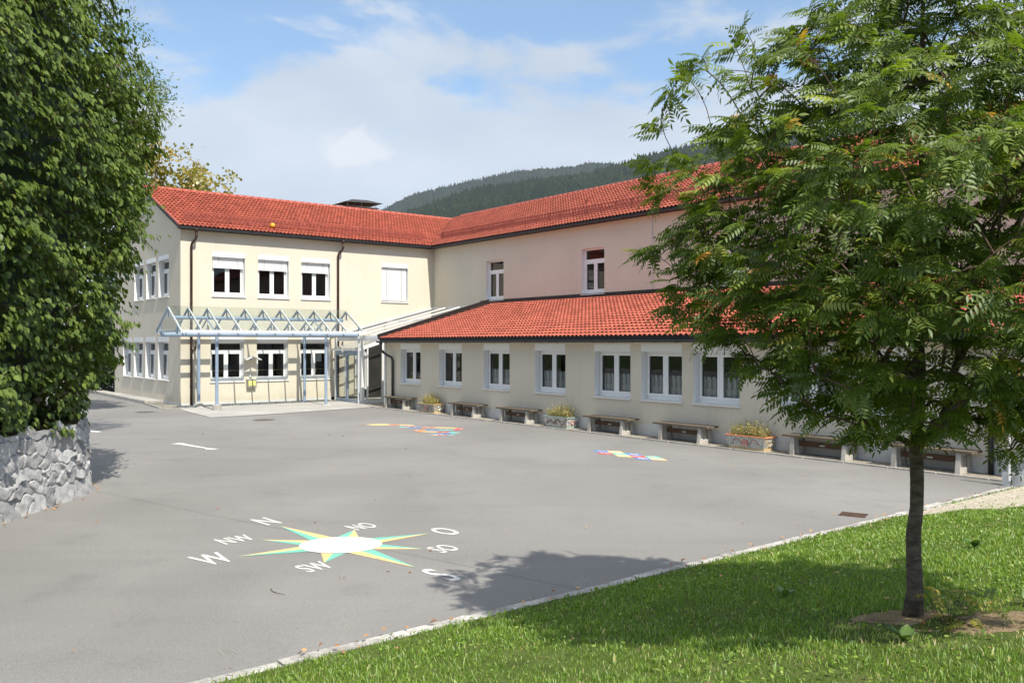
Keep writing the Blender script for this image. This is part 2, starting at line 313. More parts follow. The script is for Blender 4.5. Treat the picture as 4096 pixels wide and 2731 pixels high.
# ------------------------------------------------------------------ object helpers
def link(o, parent=None):
    col.objects.link(o)
    if parent is not None: o.parent = parent
    return o
def tag(o, label=None, cat=None, group=None, kind=None):
    if label: o['label'] = label
    if cat: o['category'] = cat
    if group: o['group'] = group
    if kind: o['kind'] = kind
    return o
def empty(name, loc=(0, 0, 0), rz=0., label=None, cat=None, group=None):
    o = bpy.data.objects.new(name, None); o.location = loc; o.rotation_euler = (0, 0, rz); o.empty_display_size = .3
    link(o); return tag(o, label, cat, group)
class MB:
    def __init__(s): s.v = []; s.f = []; s.m = []; s.mats = []
    def mi(s, m):
        if m not in s.mats: s.mats.append(m)
        return s.mats.index(m)
    def poly(s, pts, m):
        i = len(s.v); s.v += [tuple(p) for p in pts]; s.f.append(tuple(range(i, i+len(pts)))); s.m.append(s.mi(m)); return s
    def box(s, a, b, m):
        x0, y0, z0 = (min(a[i], b[i]) for i in range(3)); x1, y1, z1 = (max(a[i], b[i]) for i in range(3))
        i = len(s.v); k = s.mi(m)
        s.v += [(x0, y0, z0), (x1, y0, z0), (x1, y1, z0), (x0, y1, z0), (x0, y0, z1), (x1, y0, z1), (x1, y1, z1), (x0, y1, z1)]
        for f in ((0, 3, 2, 1), (4, 5, 6, 7), (0, 1, 5, 4), (1, 2, 6, 5), (2, 3, 7, 6), (3, 0, 4, 7)):
            s.f.append(tuple(i+q for q in f)); s.m.append(k)
        return s
    def frustum(s, base, top, z0, z1, m):
        """base/top = (x0,y0,x1,y1) rectangles"""
        i = len(s.v); k = s.mi(m)
        for (x0, y0, x1, y1), z in ((base, z0), (top, z1)):
            s.v += [(x0, y0, z), (x1, y0, z), (x1, y1, z), (x0, y1, z)]
        for f in ((0, 3, 2, 1), (4, 5, 6, 7), (0, 1, 5, 4), (1, 2, 6, 5), (2, 3, 7, 6), (3, 0, 4, 7)):
            s.f.append(tuple(i+q for q in f)); s.m.append(k)
        return s
    def bar(s, p, q, w, h, m, up=(0, 0, 1)):
        p, q = Vector(p), Vector(q); d = (q-p).normalized(); u = Vector(up)
        if abs(d.dot(u)) > .98: u = Vector((1, 0, 0))
        x = d.cross(u).normalized(); y = x.cross(d)
        i = len(s.v); k = s.mi(m)
        for e in (p, q):
            for sx, sy in ((-1, -1), (1, -1), (1, 1), (-1, 1)):
                s.v.append(tuple(e + x*(sx*w/2) + y*(sy*h/2)))
        for f in ((0, 1, 2, 3), (7, 6, 5, 4), (0, 4, 5, 1), (1, 5, 6, 2), (2, 6, 7, 3), (3, 7, 4, 0)):
            s.f.append(tuple(i+q for q in f)); s.m.append(k)
        return s
    def tube(s, pts, rad, m, n=8, caps=True):
        pts = [Vector(p) for p in pts]
        rad = rad if isinstance(rad, (list, tuple)) else [rad]*len(pts)
        i0 = len(s.v); k = s.mi(m); x = None
        for j, p in enumerate(pts):
            d = (pts[min(j+1, len(pts)-1)] - pts[max(j-1, 0)]).normalized()
            if x is None: x = d.cross(Vector((0, 0, 1)) if abs(d.z) < .9 else Vector((1, 0, 0))).normalized()
            else: x = (x - d*x.dot(d)).normalized()
            y = d.cross(x)
            for a in range(n):
                t = 2*math.pi*a/n; s.v.append(tuple(p + (x*math.cos(t) + y*math.sin(t))*rad[j]))
        for j in range(len(pts)-1):
            for a in range(n):
                b = (a+1) % n
                s.f.append((i0+j*n+a, i0+j*n+b, i0+(j+1)*n+b, i0+(j+1)*n+a)); s.m.append(k)
        if caps:
            s.f.append(tuple(i0+a for a in reversed(range(n)))); s.m.append(k)
            s.f.append(tuple(i0+(len(pts)-1)*n+a for a in range(n))); s.m.append(k)
        return s
    def lathe(s, c, prof, m, n=16):
        i0 = len(s.v); k = s.mi(m)
        for r, z in prof:
            for a in range(n):
                t = 2*math.pi*a/n; s.v.append((c[0]+r*math.cos(t), c[1]+r*math.sin(t), c[2]+z))
        for j in range(len(prof)-1):
            for a in range(n):
                b = (a+1) % n
                s.f.append((i0+j*n+a, i0+j*n+b, i0+(j+1)*n+b, i0+(j+1)*n+a)); s.m.append(k)
        s.f.append(tuple(i0+(len(prof)-1)*n+a for a in range(n))); s.m.append(k)
        s.f.append(tuple(i0+a for a in reversed(range(n)))); s.m.append(k)
        return s
    def build(s, name, parent=None, smooth=False, loc=None, rz=0.):
        me = bpy.data.meshes.new(name); me.from_pydata(s.v, [], s.f)
        for m in s.mats: me.materials.append(m)
        me.polygons.foreach_set('material_index', s.m)
        if smooth: me.polygons.foreach_set('use_smooth', [True]*len(s.f))
        me.update()
        o = bpy.data.objects.new(name, me)
        if loc is not None: o.location = loc
        o.rotation_euler = (0, 0, rz)
        return link(o, parent)
def np_mesh(name, V, F, mat, tint=None, parent=None, smooth=False):
    V = np.asarray(V, np.float32).reshape(-1, 3); F = np.asarray(F, np.int32)
    q = F.shape[1]; n = len(F)
    me = bpy.data.meshes.new(name)
    me.vertices.add(len(V)); me.vertices.foreach_set('co', V.ravel())
    me.loops.add(n*q); me.loops.foreach_set('vertex_index', F.ravel())
    me.polygons.add(n); me.polygons.foreach_set('loop_start', np.arange(0, n*q, q, dtype=np.int32))
    if smooth: me.polygons.foreach_set('use_smooth', np.ones(n, bool))
    me.update(calc_edges=True)
    if tint is not None:
        at = me.attributes.new('tint', 'FLOAT', 'FACE' if len(tint) == n else 'POINT')
        at.data.foreach_set('value', np.asarray(tint, np.float32))
    me.materials.append(mat); me.validate()
    return link(bpy.data.objects.new(name, me), parent)
def inst(PV, PF, Rm, T, S):
    """copies of a small shape baked into arrays: Rm (n,3,3), T (n,3), S (n,) or (n,3)"""
    PV = np.asarray(PV, float); PF = np.asarray(PF, int); n = len(T); k = len(PV)
    S = np.asarray(S, float)
    if S.ndim == 1: S = np.repeat(S[:, None], 3, 1)
    V = np.einsum('nij,nkj->nki', Rm, PV[None]*S[:, None, :]) + np.asarray(T)[:, None, :]
    F = PF[None] + (np.arange(n)*k)[:, None, None]
    return V.reshape(-1, 3), F.reshape(-1, PF.shape[1])
def unit(v): return v/np.maximum(np.linalg.norm(v, axis=-1, keepdims=True), 1e-9)
def frames(X, Zhint):
    """rotation matrices with local x along X and local z near Zhint"""
    X = unit(X); Y = unit(np.cross(Zhint, X)); Z = np.cross(X, Y)
    return np.stack([X, Y, Z], -1)
def copy_tree(o, parent=None):
    c = o.copy(); col.objects.link(c); c.parent = parent
    for ch in list(o.children): copy_tree(ch, c)
    return c
# ------------------------------------------------------------------ ground, yard, lawn
def sheet(name, pts, z, m, kind='structure'):
    b = MB(); b.poly([(x, y, z) for x, y in pts], m); o = b.build(name); tag(o, kind=kind); return o
g = MB(); S_ = 4200.
g.poly([(-S_, -S_, -.06), (S_, -S_, -.06), (S_, S_, -.06), (-S_, S_, -.06)], M['earth'])
tag(g.build('ground'), kind='structure')
def wp(a, b): p = W(a, b); return (p.x, p.y)
sheet('yard', [wp(-40, -29.75), wp(6.6, -29.75), wp(6.6, -5), wp(12, -2), wp(12, 30), wp(-40, 30)], 0.0, M['asphalt'])
# lawn on its slope
na, nb = 150, 60
aa = np.linspace(-26, 34, na); dd = np.concatenate([[0.0], np.geomspace(.05, 26, nb-1)])
A2, D2 = np.meshgrid(aa, dd, indexing='ij'); B2 = KERB_B - .16 - D2
X2 = P0[0] + A2*T_[0] + B2*G_[0]; Y2 = P0[1] + A2*T_[1] + B2*G_[1]
Z2 = lawn_z(X2, Y2) + .012*np.sin(X2*3.1+Y2*1.7)*np.sin(Y2*2.3-X2)*np.clip(D2, 0, 1)
idx = np.arange(na*nb).reshape(na, nb)
Fl = np.stack([idx[:-1, :-1], idx[:-1, 1:], idx[1:, 1:], idx[1:, :-1]], -1).reshape(-1, 4)
lw = np_mesh('lawn', np.stack([X2, Y2, Z2], -1), Fl, M['lawn'], smooth=True); tag(lw, kind='structure')
def overlay(name, a0, a1, b0, b1, inside, m, n=60, lift=.004):
    ga = np.linspace(a0, a1, n); gb = np.linspace(b0, b1, n)
    b = MB(); vid = {}
    def vert(i, j):
        if (i, j) not in vid:
            p = W(ga[i], gb[j]); z = float(lawn_z(p.x, p.y)) + .012*math.sin(p.x*3.1+p.y*1.7)*math.sin(p.y*2.3-p.x)*min(max(KERB_B-.16-gb[j], 0), 1)
            vid[(i, j)] = len(b.v); b.v.append((p.x, p.y, z+lift+.004))
        return vid[(i, j)]
    k = b.mi(m)
    for i in range(n-1):
        for j in range(n-1):
            if inside((ga[i]+ga[i+1])/2, (gb[j]+gb[j+1])/2):
                b.f.append((vert(i, j), vert(i+1, j), vert(i+1, j+1), vert(i, j+1))); b.m.append(k)
    return tag(b.build(name, smooth=True), kind='structure')
def in_gravel(a, b):
    d = KERB_B - .16 - b
    lim = np.interp(a, [1.2, 2.6, 4., 7., 12., 20.], [0, 1.15, 2.1, 4.2, 7., 9.])
    return (a > 1.2) & (d > .02) & (d < lim + .14*np.sin(a*9) + .1*np.sin(a*23+1))
SOIL = AB(3.62, 6.35)
def in_soil(a, b):
    x = P0[0] + a*T_[0] + b*G_[0]; y = P0[1] + a*T_[1] + b*G_[1]
    n1 = ((x-3.98)/.82)**2 + ((y-6.34)/.30)**2 + .55*np.sin(x*9+y*5)*np.sin(y*11-x*3) + .35*np.sin(x*31+y*9)*np.sin(y*37-x*13) + .3*np.sin(x*67+y*23)*np.sin(y*83-x*31)
    n2 = ((x-3.02)/.36)**2 + ((y-6.74)/.2)**2 + .5*np.sin(x*13)*np.sin(y*15) + .3*np.sin(x*33)*np.sin(y*35)
    return (n1 < 1) | (n2 < 1)
overlay('gravel_path', 1.2, 20., KERB_B-.2, KERB_B-9., in_gravel, M['gravel'], 120)
overlay('soil_patch', SOIL[0]-1.6, SOIL[0]+2.0, SOIL[1]-1.6, SOIL[1]+1.6, in_soil, M['soil'], 230, .0)
# kerb of granite setts between yard and lawn (one strip, irregular stones inside it)
kb = MB(); a = -24.
while a < 6.4:
    ln = random.uniform(.28, .75); w = .13 + (.24 if a > 1.2 else 0); j = random.uniform(-.012, .012)
    z = .014 + random.uniform(-.008, .010)
    p = [W(a+.004, KERB_B+j), W(a+ln-.003, KERB_B+j+random.uniform(-.008, .008)), W(a+ln-.004, KERB_B-w+j), W(a+.005, KERB_B-w-j)]
    i = len(kb.v); k = kb.mi(M['kerb'])
    for q in p: kb.v.append((q.x, q.y, -.03))
    for q in p:
        kb.v.append((q.x, q.y, z+random.uniform(-.006, .006)))
    for f in ((4, 7, 6, 5), (0, 4, 5, 1), (1, 5, 6, 2), (2, 6, 7, 3), (3, 7, 4, 0)): kb.f.append(tuple(i+q for q in f)); kb.m.append(k)
    a += ln
tag(kb.build('kerb'), kind='structure')
# cobbled strip and edging along the low wing
sheet('cobble_strip', [wp(6.04, -4.6), wp(6.82, -4.2), wp(6.82, -34), wp(6.04, -34)], .012, M['cobble'])
eb = MB(); s = 5.2
while s < 29.6:
    p, q = W(6.0, -s-.01, .02), W(6.0, -s-.98, .02)
    eb.bar((p.x, p.y, .012), (q.x, q.y, .012), .07, .05, M['concrete']); s += 1.0
tag(eb.build('edging_strip'), kind='structure')
eb = MB()
for q0, q1 in (((7.1, -2.6), (6.5, -4.2)), ((6.5, -4.2), (6.03, -5.2))):
    p, q = W(*q0, .02), W(*q1, .02); eb.bar((p.x, p.y, .012), (q.x, q.y, .012), .07, .05, M['concrete'])
tag(eb.build('edging_strip'), kind='structure')
sheet('cobble_strip', [wp(6.06, -5.2), wp(6.5, -4.2), wp(7.1, -2.7), wp(8.5, -2.95), wp(8.5, -5.0)], .008, M['cobble'])
# concrete apron in front of the entrance, gravel band at the facade foot, raised path beside the gable
sheet('entrance_pavement', [wp(-.62, -2.3), wp(-.87, -6.15), wp(1.0, -6.1), wp(6.06, -5.3), wp(7.0, -2.55), wp(6.85, -.72), wp(-.3, -.72)], .014, M['slab'])
sheet('gravel_band', [wp(-1.0, -1.6), wp(-.3, -.75), wp(6.8, -.75), wp(6.8, .02), wp(-1.0, .02)], .009, M['cobble'])
gb_ = MB(); a = -.35
while a < 6.3:
    p, q = W(a+.02, -.68, .05), W(a+1.08, -.66, .05)
    gb_.bar((p.x, p.y, .035), (q.x, q.y, .035), .12, .08, M['concrete']); a += 1.12
tag(gb_.build('stone_edging'), kind='structure')
rp = MB()
P = [W(-.62, 2.3), W(-.02, 2.3), W(-.02, 16), W(-.45, 16)]
for z0, m in ((.13, M['slab']),): rp.poly([(p.x, p.y, z0) for p in P], m)
for i, j in ((0, 1), (3, 0)): rp.poly([(P[i].x, P[i].y, -.02), (P[j].x, P[j].y, -.02), (P[j].x, P[j].y, .13), (P[i].x, P[i].y, .13)], M['concrete'])
tag(rp.build('raised_path'), kind='structure')
rp = MB(); p, q = W(-.72, 2.25), W(-.5, 16); rp.bar((p.x, p.y, .06), (q.x, q.y, .06), .16, .17, M['concrete'])
p, q = W(-1.0, -.75), W(-.78, 2.2); rp.bar((p.x, p.y, .02), (q.x, q.y, .02), .12, .09, M['concrete'])
p, q = W(-1.0, -.8), W(-.38, -1.62); rp.bar((p.x, p.y, .02), (q.x, q.y, .02), .12, .09, M['concrete'])
tag(rp.build('path_edging'), kind='structure')
sheet('grass_paver_corner', [wp(-.98, -.7), wp(-.05, -.7), wp(-.05, 2.25), wp(-.75, 2.25)], .04, M['cobble'])

# ------------------------------------------------------------------ windows
def curtain_mesh(w, h, parent):
    """half curtain: slotted header, striped lace body with scalloped hem, hung in soft waves"""
    b = MB(); n = 48
    def y(x): return .035 + .010*math.sin(x*38) + .006*math.sin(x*17+1)
    hd = .05
    for i in range(n):
        x0, x1 = -w/2 + w*i/n, -w/2 + w*(i+1)/n
        ph = (i % 6)
        hem = .02*abs(math.sin((x0+w/2)*14))
        dense = ph in (0, 1, 2)
        m = M['lace'] if dense else M['sheer']
        if not (ph in (3, 4)): b.poly([(x0, y(x0), h-hd), (x1, y(x1), h-hd), (x1, y(x1), h), (x0, y(x0), h)], M['lace'])
        b.poly([(x0, y(x0), h-hd-.0), (x1, y(x1), h-hd), (x1, y(x1), .24), (x0, y(x0), .24)][::-1], m)
        b.poly([(x0, y(x0), .24), (x1, y(x1), .24), (x1, y(x1), hem), (x0, y(x0), hem)][::-1], M['lace'] if ph in (0, 1, 2, 3, 5) else M['sheer'])
    return b.build('curtain', parent)
def make_window(w, h, box=0., transom=0., blind=0., recess=.2, curtain=0., solid_blind=False, hide=False):
    """origin: middle of the opening's foot on the wall plane; x along wall, y into the wall, z up"""
    f = MB(); fw = .09; d0, d1 = recess, recess+.07
    top = h - box
    x0, x1 = -w/2, w/2
    f.box((x0, d0, 0), (x0+fw, d1, top), M['white']); f.box((x1-fw, d0, 0), (x1, d1, top), M['white'])
    f.box((x0+fw, d0, 0), (x1-fw, d1, .11), M['white']); f.box((x0+fw, d0, top-.07), (x1-fw, d1, top), M['white'])
    zc = top - .07
    if transom:
        zt = top - .07 - transom; f.box((x0+fw, d0, zt-.13), (x1-fw, d1, zt), M['white']); zc = zt - .13
    f.box((-.035, d0-.008, .11), (.035, d1-.004, zc), M['white'])
    # casement sashes stand a little proud of the frame
    for sx in (-1, 1):
        a0, a1 = (x0+fw-.02, -.03) if sx < 0 else (.03, x1-fw+.02)
        b0, b1 = .10, zc+.01
        q = .062; e0, e1 = d0-.018, d0+.03
        f.box((a0, e0, b0), (a0+q, e1, b1), M['white']); f.box((a1-q, e0, b0), (a1, e1, b1), M['white'])
        f.box((a0+q, e0, b0), (a1-q, e1, b0+q), M['white']); f.box((a0+q, e0, b1-q), (a1-q, e1, b1), M['white'])
    win = f.build('window')
    p = MB(); yg = d0+.018
    for sx in (-1, 1):
        a0, a1 = (x0+fw, -.05) if sx < 0 else (.05, x1-fw)
        p.poly([(a0, yg, .12), (a1, yg, .12), (a1, yg, zc-.02), (a0, yg, zc-.02)], M['glass'])
    if transom: p.poly([(x0+fw, yg+.02, zt), (x1-fw, yg+.02, zt), (x1-fw, yg+.02, top-.07), (x0+fw, yg+.02, top-.07)], M['glass'])
    p.build('pane', win)
    s = MB(); i = len(s.v)
    s.v += [(x0-.03, -.05, -.055), (x1+.03, -.05, -.055), (x1+.03, -.05, -.03), (x0-.03, -.05, -.03), (x0-.03, d0-.002, -.045), (x1+.03, d0-.002, -.045), (x1+.03, d0-.002, .012), (x0-.03, d0-.002, .012)]
    k = s.mi(M['whitemetal'])
    for q in ((0, 1, 2, 3), (3, 2, 6, 7), (0, 3, 7, 4), (1, 5, 6, 2), (4, 5, 1, 0), (4, 7, 6, 5)): s.f.append(q); s.m.append(k)
    s.build('sill', win)
    if box:
        q = MB(); q.box((x0+.003, -.006, top), (x1-.003, d1+.05, h-.003), M['white']); q.build('shutter_box', win)
        for xx in (x0+.03, x1-.03):
            q = MB(); q.box((xx-.014, d0-.07, .02), (xx+.014, d0-.045, top), M['whitemetal']); q.build('guide_rail', win)
    if blind:
        q = MB(); nsl = max(2, int(blind/.068)); dz = blind/nsl
        for i in range(nsl):
            zz = top - (i+.5)*dz
            q.bar((x0+.05, d0-.10, zz), (x1-.05, d0-.10, zz), .014, dz*.93, M['slat'], (0, -.12, 1))
        if not solid_blind: q.box((x0+.05, d0-.13, top-blind-.07), (x1-.05, d0-.07, top-blind+.0), M['slat'])
        for xx in (x0+w*.22, x1-w*.22): q.tube([(xx, d0-.135, top), (xx, d0-.135, top-blind-.05)], .004, M['gasket'], 5)
        q.build('blind', win)
    if curtain:
        c = curtain_mesh(w-.2, curtain, win); c.location = (0, d1, .12)
    return win
def place(proto, used, parent, loc, rz):
    o = proto if not used else copy_tree(proto)
    o.parent = parent; o.location = loc; o.rotation_euler = (0, 0, rz); return o

def wall_cells(mb, u0, u1, z0, z1, ops, fn, m, depth=.3, reveal=None):
    us = sorted({u0, u1, *[o[0] for o in ops], *[o[1] for o in ops]}); zs = sorted({z0, z1, *[o[2] for o in ops], *[o[3] for o in ops]})
    # merge columns: walk every u strip, cut it only at the openings inside it
    for i in range(len(us)-1):
        a, b = us[i], us[i+1]; mid = (a+b)/2
        cuts = sorted([(o[2], o[3]) for o in ops if o[0] < mid < o[1]])
        z = z0
        for c0, c1 in cuts + [(z1, z1)]:
            if c0 > z + 1e-4: mb.poly([fn(a, 0, z), fn(b, 0, z), fn(b, 0, c0), fn(a, 0, c0)], m)
            z = c1
    for (a, b, c, d) in ops:
        r = reveal or m
        mb.poly([fn(a, 0, c), fn(a, 0, d), fn(a, depth, d), fn(a, depth, c)], r)
        mb.poly([fn(b, 0, d), fn(b, 0, c), fn(b, depth, c), fn(b, depth, d)], r)
        mb.poly([fn(a, 0, d), fn(b, 0, d), fn(b, depth, d), fn(a, depth, d)], r)
        mb.poly([fn(b, 0, c), fn(a, 0, c), fn(a, depth, c), fn(b, depth, c)], r)

def tile_roof(name, parent, O, U, V, nrows, rowlen, rng_fn, mat, pitch=.183):
    """profiled tiles in overlapping courses; rng_fn(v) gives the clipped u range of a course"""
    O, U, V = np.array(O, float), np.array(U, float), np.array(V, float); Nn = np.cross(U, V); Nn /= np.linalg.norm(Nn)
    if Nn[2] < 0: Nn = -Nn
    VV, FF, TT = [], [], []; off = 0; n_per = 6; st = pitch/n_per
    r_ = np.random.default_rng(5)
    for i in range(nrows):
        v0, v1 = i*rowlen, (i+1)*rowlen + .05
        ua, ub = rng_fn((i+.5)*rowlen)
        if ub - ua < .2: continue
        k0, k1 = math.ceil(ua/st), math.floor(ub/st)
        u = np.concatenate([[ua], np.arange(k0, k1+1)*st, [ub]])
        u = np.unique(np.round(u, 4))
        pr = .027*np.power(.5+.5*np.cos(2*np.pi*u/pitch), .75)
        tid = np.floor((u[:-1]+st*.5)/(pitch)).astype(int)
        rt = r_.random(tid.max()-tid.min()+1)[tid-tid.min()]
        jit = (r_.random(tid.max()-tid.min()+2)*.008)[np.clip(np.floor(u/pitch).astype(int)-tid.min(), 0, tid.max()-tid.min()+1)]
        lines = []
        hump = pr/.027
        for v, hgt in ((v0, 0), (v0, .015), (v1, None)):
            vv = v - (jit if v == v0 else 0)
            hh_ = pr + (.010 + .036*hump + hgt + jit*.5 if hgt is not None else 0*hump)
            lines.append(O + np.outer(u, U) + np.outer(np.ones_like(u)*vv, V) + np.outer(hh_, Nn))
        n = len(u); VV.append(np.concatenate(lines))
        a = np.arange(n-1)
        for q in (0, 1):
            FF.append(np.stack([off+q*n+a, off+q*n+a+1, off+(q+1)*n+a+1, off+(q+1)*n+a], -1)); TT.append(rt)
        off += 3*n
    return np_mesh(name, np.concatenate(VV), np.concatenate(FF), mat, np.concatenate(TT), parent)

# ------------------------------------------------------------------ main building (two storeys, L-shaped)
school = empty('school_building', W(0, 0), TH, 'two-storey L-shaped cream school building under a long red tiled roof', 'building')
IC = 12.42; WL = 34.
EZ = 7.42
fac_ops = []; fac_w = []
for a0 in (1.31, 3.31, 5.33): fac_ops.append((a0, a0+1.42, 4.63, 6.5)); fac_w.append(('A', a0+.71, 4.63))
fac_ops.append((9.45, 10.92, 4.63, 6.5)); fac_w.append(('S', 10.185, 4.63))
for a0 in (1.24, 3.25, 5.28): fac_ops.append((a0, a0+1.45, 1.0, 2.9)); fac_w.append(('B', a0+.725, 1.0))
gab_ops = [(1.55, 3.05, 4.64, 6.43), (3.45, 4.95, 4.64, 6.43), (5.42, 6.92, 4.64, 6.43)] + [(q, q+1.5, 1.05, 2.9) for q in (1.63, 3.57, 5.5, 7.42)]
wing_ops = [(q, q+1.3, 4.6, 6.4) for q in (4.45, 10.9, 17.4, 23.9, 29.9)]
mb = MB()
PL_ = .14
wall_cells(mb, 0, IC, PL_, EZ, fac_ops, lambda u, d, z: (u, d, z), M['cream'], reveal=M['white'])
wall_cells(mb, 0, 10.56, PL_, EZ, gab_ops, lambda u, d, z: (d, u, z), M['cream'], reveal=M['white'])
mb.poly([(0, 10.56, EZ), (0, 5.28, 9.7), (0, 0, EZ)], M['cream'])
wall_cells(mb, 0, WL, 2.4, EZ, wing_ops, lambda u, d, z: (IC+d, -u, z), M['cream'], reveal=M['white'])
mb.poly([(IC, 0, PL_), (IC, -5.2, PL_), (IC, -5.2, 2.4), (IC, 0, 2.4)], M['cream'])
# far sides
mb.poly([(0, 10.56, 0), (0, 10.56, EZ), (22.5, 10.56, EZ), (22.5, 10.56, 0)], M['cream'])
mb.poly([(22.5, 10.56, 0), (22.5, 10.56, EZ), (22.5, -WL, EZ), (22.5, -WL, 0)], M['cream'])
mb.poly([(22.5, -WL, 0), (22.5, -WL, EZ), (17.5, -WL, 9.85), (IC, -WL, EZ), (IC, -WL, 0)], M['cream'])
mb.build('wall', school)
pb = MB(); pb.box((-.012, -.012, -.05), (6.8, .05, PL_), M['plinth']); pb.box((-.012, .05, -.05), (.05, 10.56, PL_), M['plinth']); pb.build('plinth', school)
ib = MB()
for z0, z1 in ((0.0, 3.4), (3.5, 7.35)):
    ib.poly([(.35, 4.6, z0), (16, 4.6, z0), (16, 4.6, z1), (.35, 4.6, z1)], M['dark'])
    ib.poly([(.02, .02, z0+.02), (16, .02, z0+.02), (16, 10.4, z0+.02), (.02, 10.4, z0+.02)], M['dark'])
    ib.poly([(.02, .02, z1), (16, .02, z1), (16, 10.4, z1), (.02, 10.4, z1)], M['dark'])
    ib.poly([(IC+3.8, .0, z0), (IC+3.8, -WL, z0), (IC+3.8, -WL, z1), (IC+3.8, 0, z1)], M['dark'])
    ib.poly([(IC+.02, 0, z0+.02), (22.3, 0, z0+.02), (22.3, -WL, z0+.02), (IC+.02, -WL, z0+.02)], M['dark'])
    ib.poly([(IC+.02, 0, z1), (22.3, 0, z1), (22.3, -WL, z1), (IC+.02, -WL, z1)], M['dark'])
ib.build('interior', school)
rb = MB(); rb.box((.6, .75, 1.40), (7.2, 1.25, 1.44), M['roomwood']); rb.build('table_ledge', school)
pr = {'A': make_window(1.42, 1.87, .22, 0, .40, .22), 'S': make_window(1.47, 1.87, .22, 0, 1.6, .2, solid_blind=True),
      'B': make_window(1.45, 1.9, .23, .26, 0, .22), 'G': make_window(1.5, 1.85, .23, .30, 0, .2), 'U': make_window(1.5, 1.79, .2, .30, 0, .2),
      'D': make_window(1.3, 1.8, 0, .36, 0, .17)}
used = {k: False for k in pr}
def put(k, loc, rz): place(pr[k], used[k], school, loc, rz); used[k] = True
for k, a, z in fac_w: put(k, (a, 0, z), 0)
for i, (u0, u1, z0, z1) in enumerate(gab_ops): put('U' if i < 3 else 'G', (0, (u0+u1)/2, z0), -math.pi/2)
for (u0, u1, z0, z1) in wing_ops: put('D', (IC, -(u0+u1)/2, z0), -math.pi/2)
# paper taped inside the third ground-floor window
pb = MB(); pb.poly([(6.16, .262, 1.78), (6.44, .262, 1.78), (6.44, .262, 2.15), (6.16, .262, 2.15)], M['paper']); pb.build('window_notice', school)
# roofs
PF, PW = .4265, .475
uf = 1/math.hypot(1, PF); uw = 1/math.hypot(1, PW)
OF = .30; OW = .30; EV = 7.44
Vf = (0, uf, PF*uf); Vw = (uw, 0, PW*uw)
slF = (5.28+OF)/uf; slW = (5.1+OW)/uw
rl = .345
nF = int(slF/rl); nW = int(slW/rl)
rlF, rlW = slF/nF, slW/nW
vk = PF/PW     # valley: equal heights give  (a - (IC-OW)) * PW = (b + OF) * PF
def rngF(v): return (-.12, (IC-OW) + v*uf*vk - .04)
def rngW(v): return (-OF + .0 - 0 + 0, 0)
tile_roof('facade_roof', school, (0, -OF, EV), (1, 0, 0), Vf, nF, rlF, rngF, M['tile'])
# wing: u runs along -b
tile_roof('wing_roof', school, (IC-OW, 0, EV), (0, -1, 0), Vw, nW, rlW, lambda v: (OF - v*uw/vk + .04, WL+.3), M['tilewing'])
rb = MB()
zr = EV + PF*(5.28+OF); zw = EV + PW*(5.1+OW)
kx = IC-OW+(5.28+OF)*vk
# back slopes, undersides, hip
rb.poly([(-.12, 5.28, zr), (kx, 5.28, zr), (23., 11., EV-.05), (-.12, 11., EV-.05)], M['tile'])
rb.poly([(kx, 5.28, zr), (17.52, 4.9, zw), (17.52, -WL-.3, zw), (23., -WL-.3, EV-.05), (23., 11., EV-.05)], M['tile'])
rb.poly([(-.10, -OF, EV-.10), (IC-OW, -OF, EV-.10), (IC-OW, .02, EV-.10), (-.10, .02, EV-.10)], M['cream'])
rb.poly([(IC-OW, -OF, EV-.10), (IC-OW, -WL, EV-.10), (IC+.02, -WL, EV-.10), (IC+.02, -OF, EV-.10)], M['cream'])
# sub-roof right below the tiles keeps light out
rb.poly([(-.10, -OF+.02, EV-.03), (kx+.4, -OF+.02, EV-.03), (kx+.4, 5.28, zr-.03), (-.10, 5.28, zr-.03)], M['fascia'])
rb.poly([(IC-OW+.02, 5.2, EV-.03), (IC-OW+.02, -WL, EV-.03), (17.52, -WL, zw-.03), (17.52, 5.2, zw-.03)], M['fascia'])
rb.build('roof_underlay', school)
rb = MB()
def ridge_row(p, q, n):
    p, q = Vector(p), Vector(q)
    for i in range(n):
        a_, b_ = p.lerp(q, i/n), p.lerp(q, (i+1.04)/n)
        rb.tube([a_, b_], [.135, .12], M['ridge'], 10)
ridge_row((-.14, 5.28, zr-.02), (kx, 5.28, zr-.02), 46); rb.build('ridge_tiles', school, smooth=True); rb = MB(); ridge_row((17.52, 4.9, zw-.02), (17.52, -WL, zw-.02), 104)
rb.build('ridge_tiles', school, smooth=True)
vb = MB()
p, q = Vector((IC-OW-.02, -OF-.02, EV+.015)), Vector((kx, 5.28, zr+.005))
vb.bar(p, q, .20, .02, M['lead']); vb.build('valley_gutter', school)
vb = MB()   # verge on the gable: tile edge board
vb.bar((-.13, -OF-.02, EV-.06), (-.13, 5.28, zr-.06), .04, .17, M['fascia']); vb.bar((-.13, 11., EV-.1), (-.13, 5.28, zr-.06), .04, .17, M['fascia'])
vb.bar((-.135, -OF, EV+.03), (-.135, 5.28, zr+.03), .06, .07, M['ridge']); vb.build('verge', school)
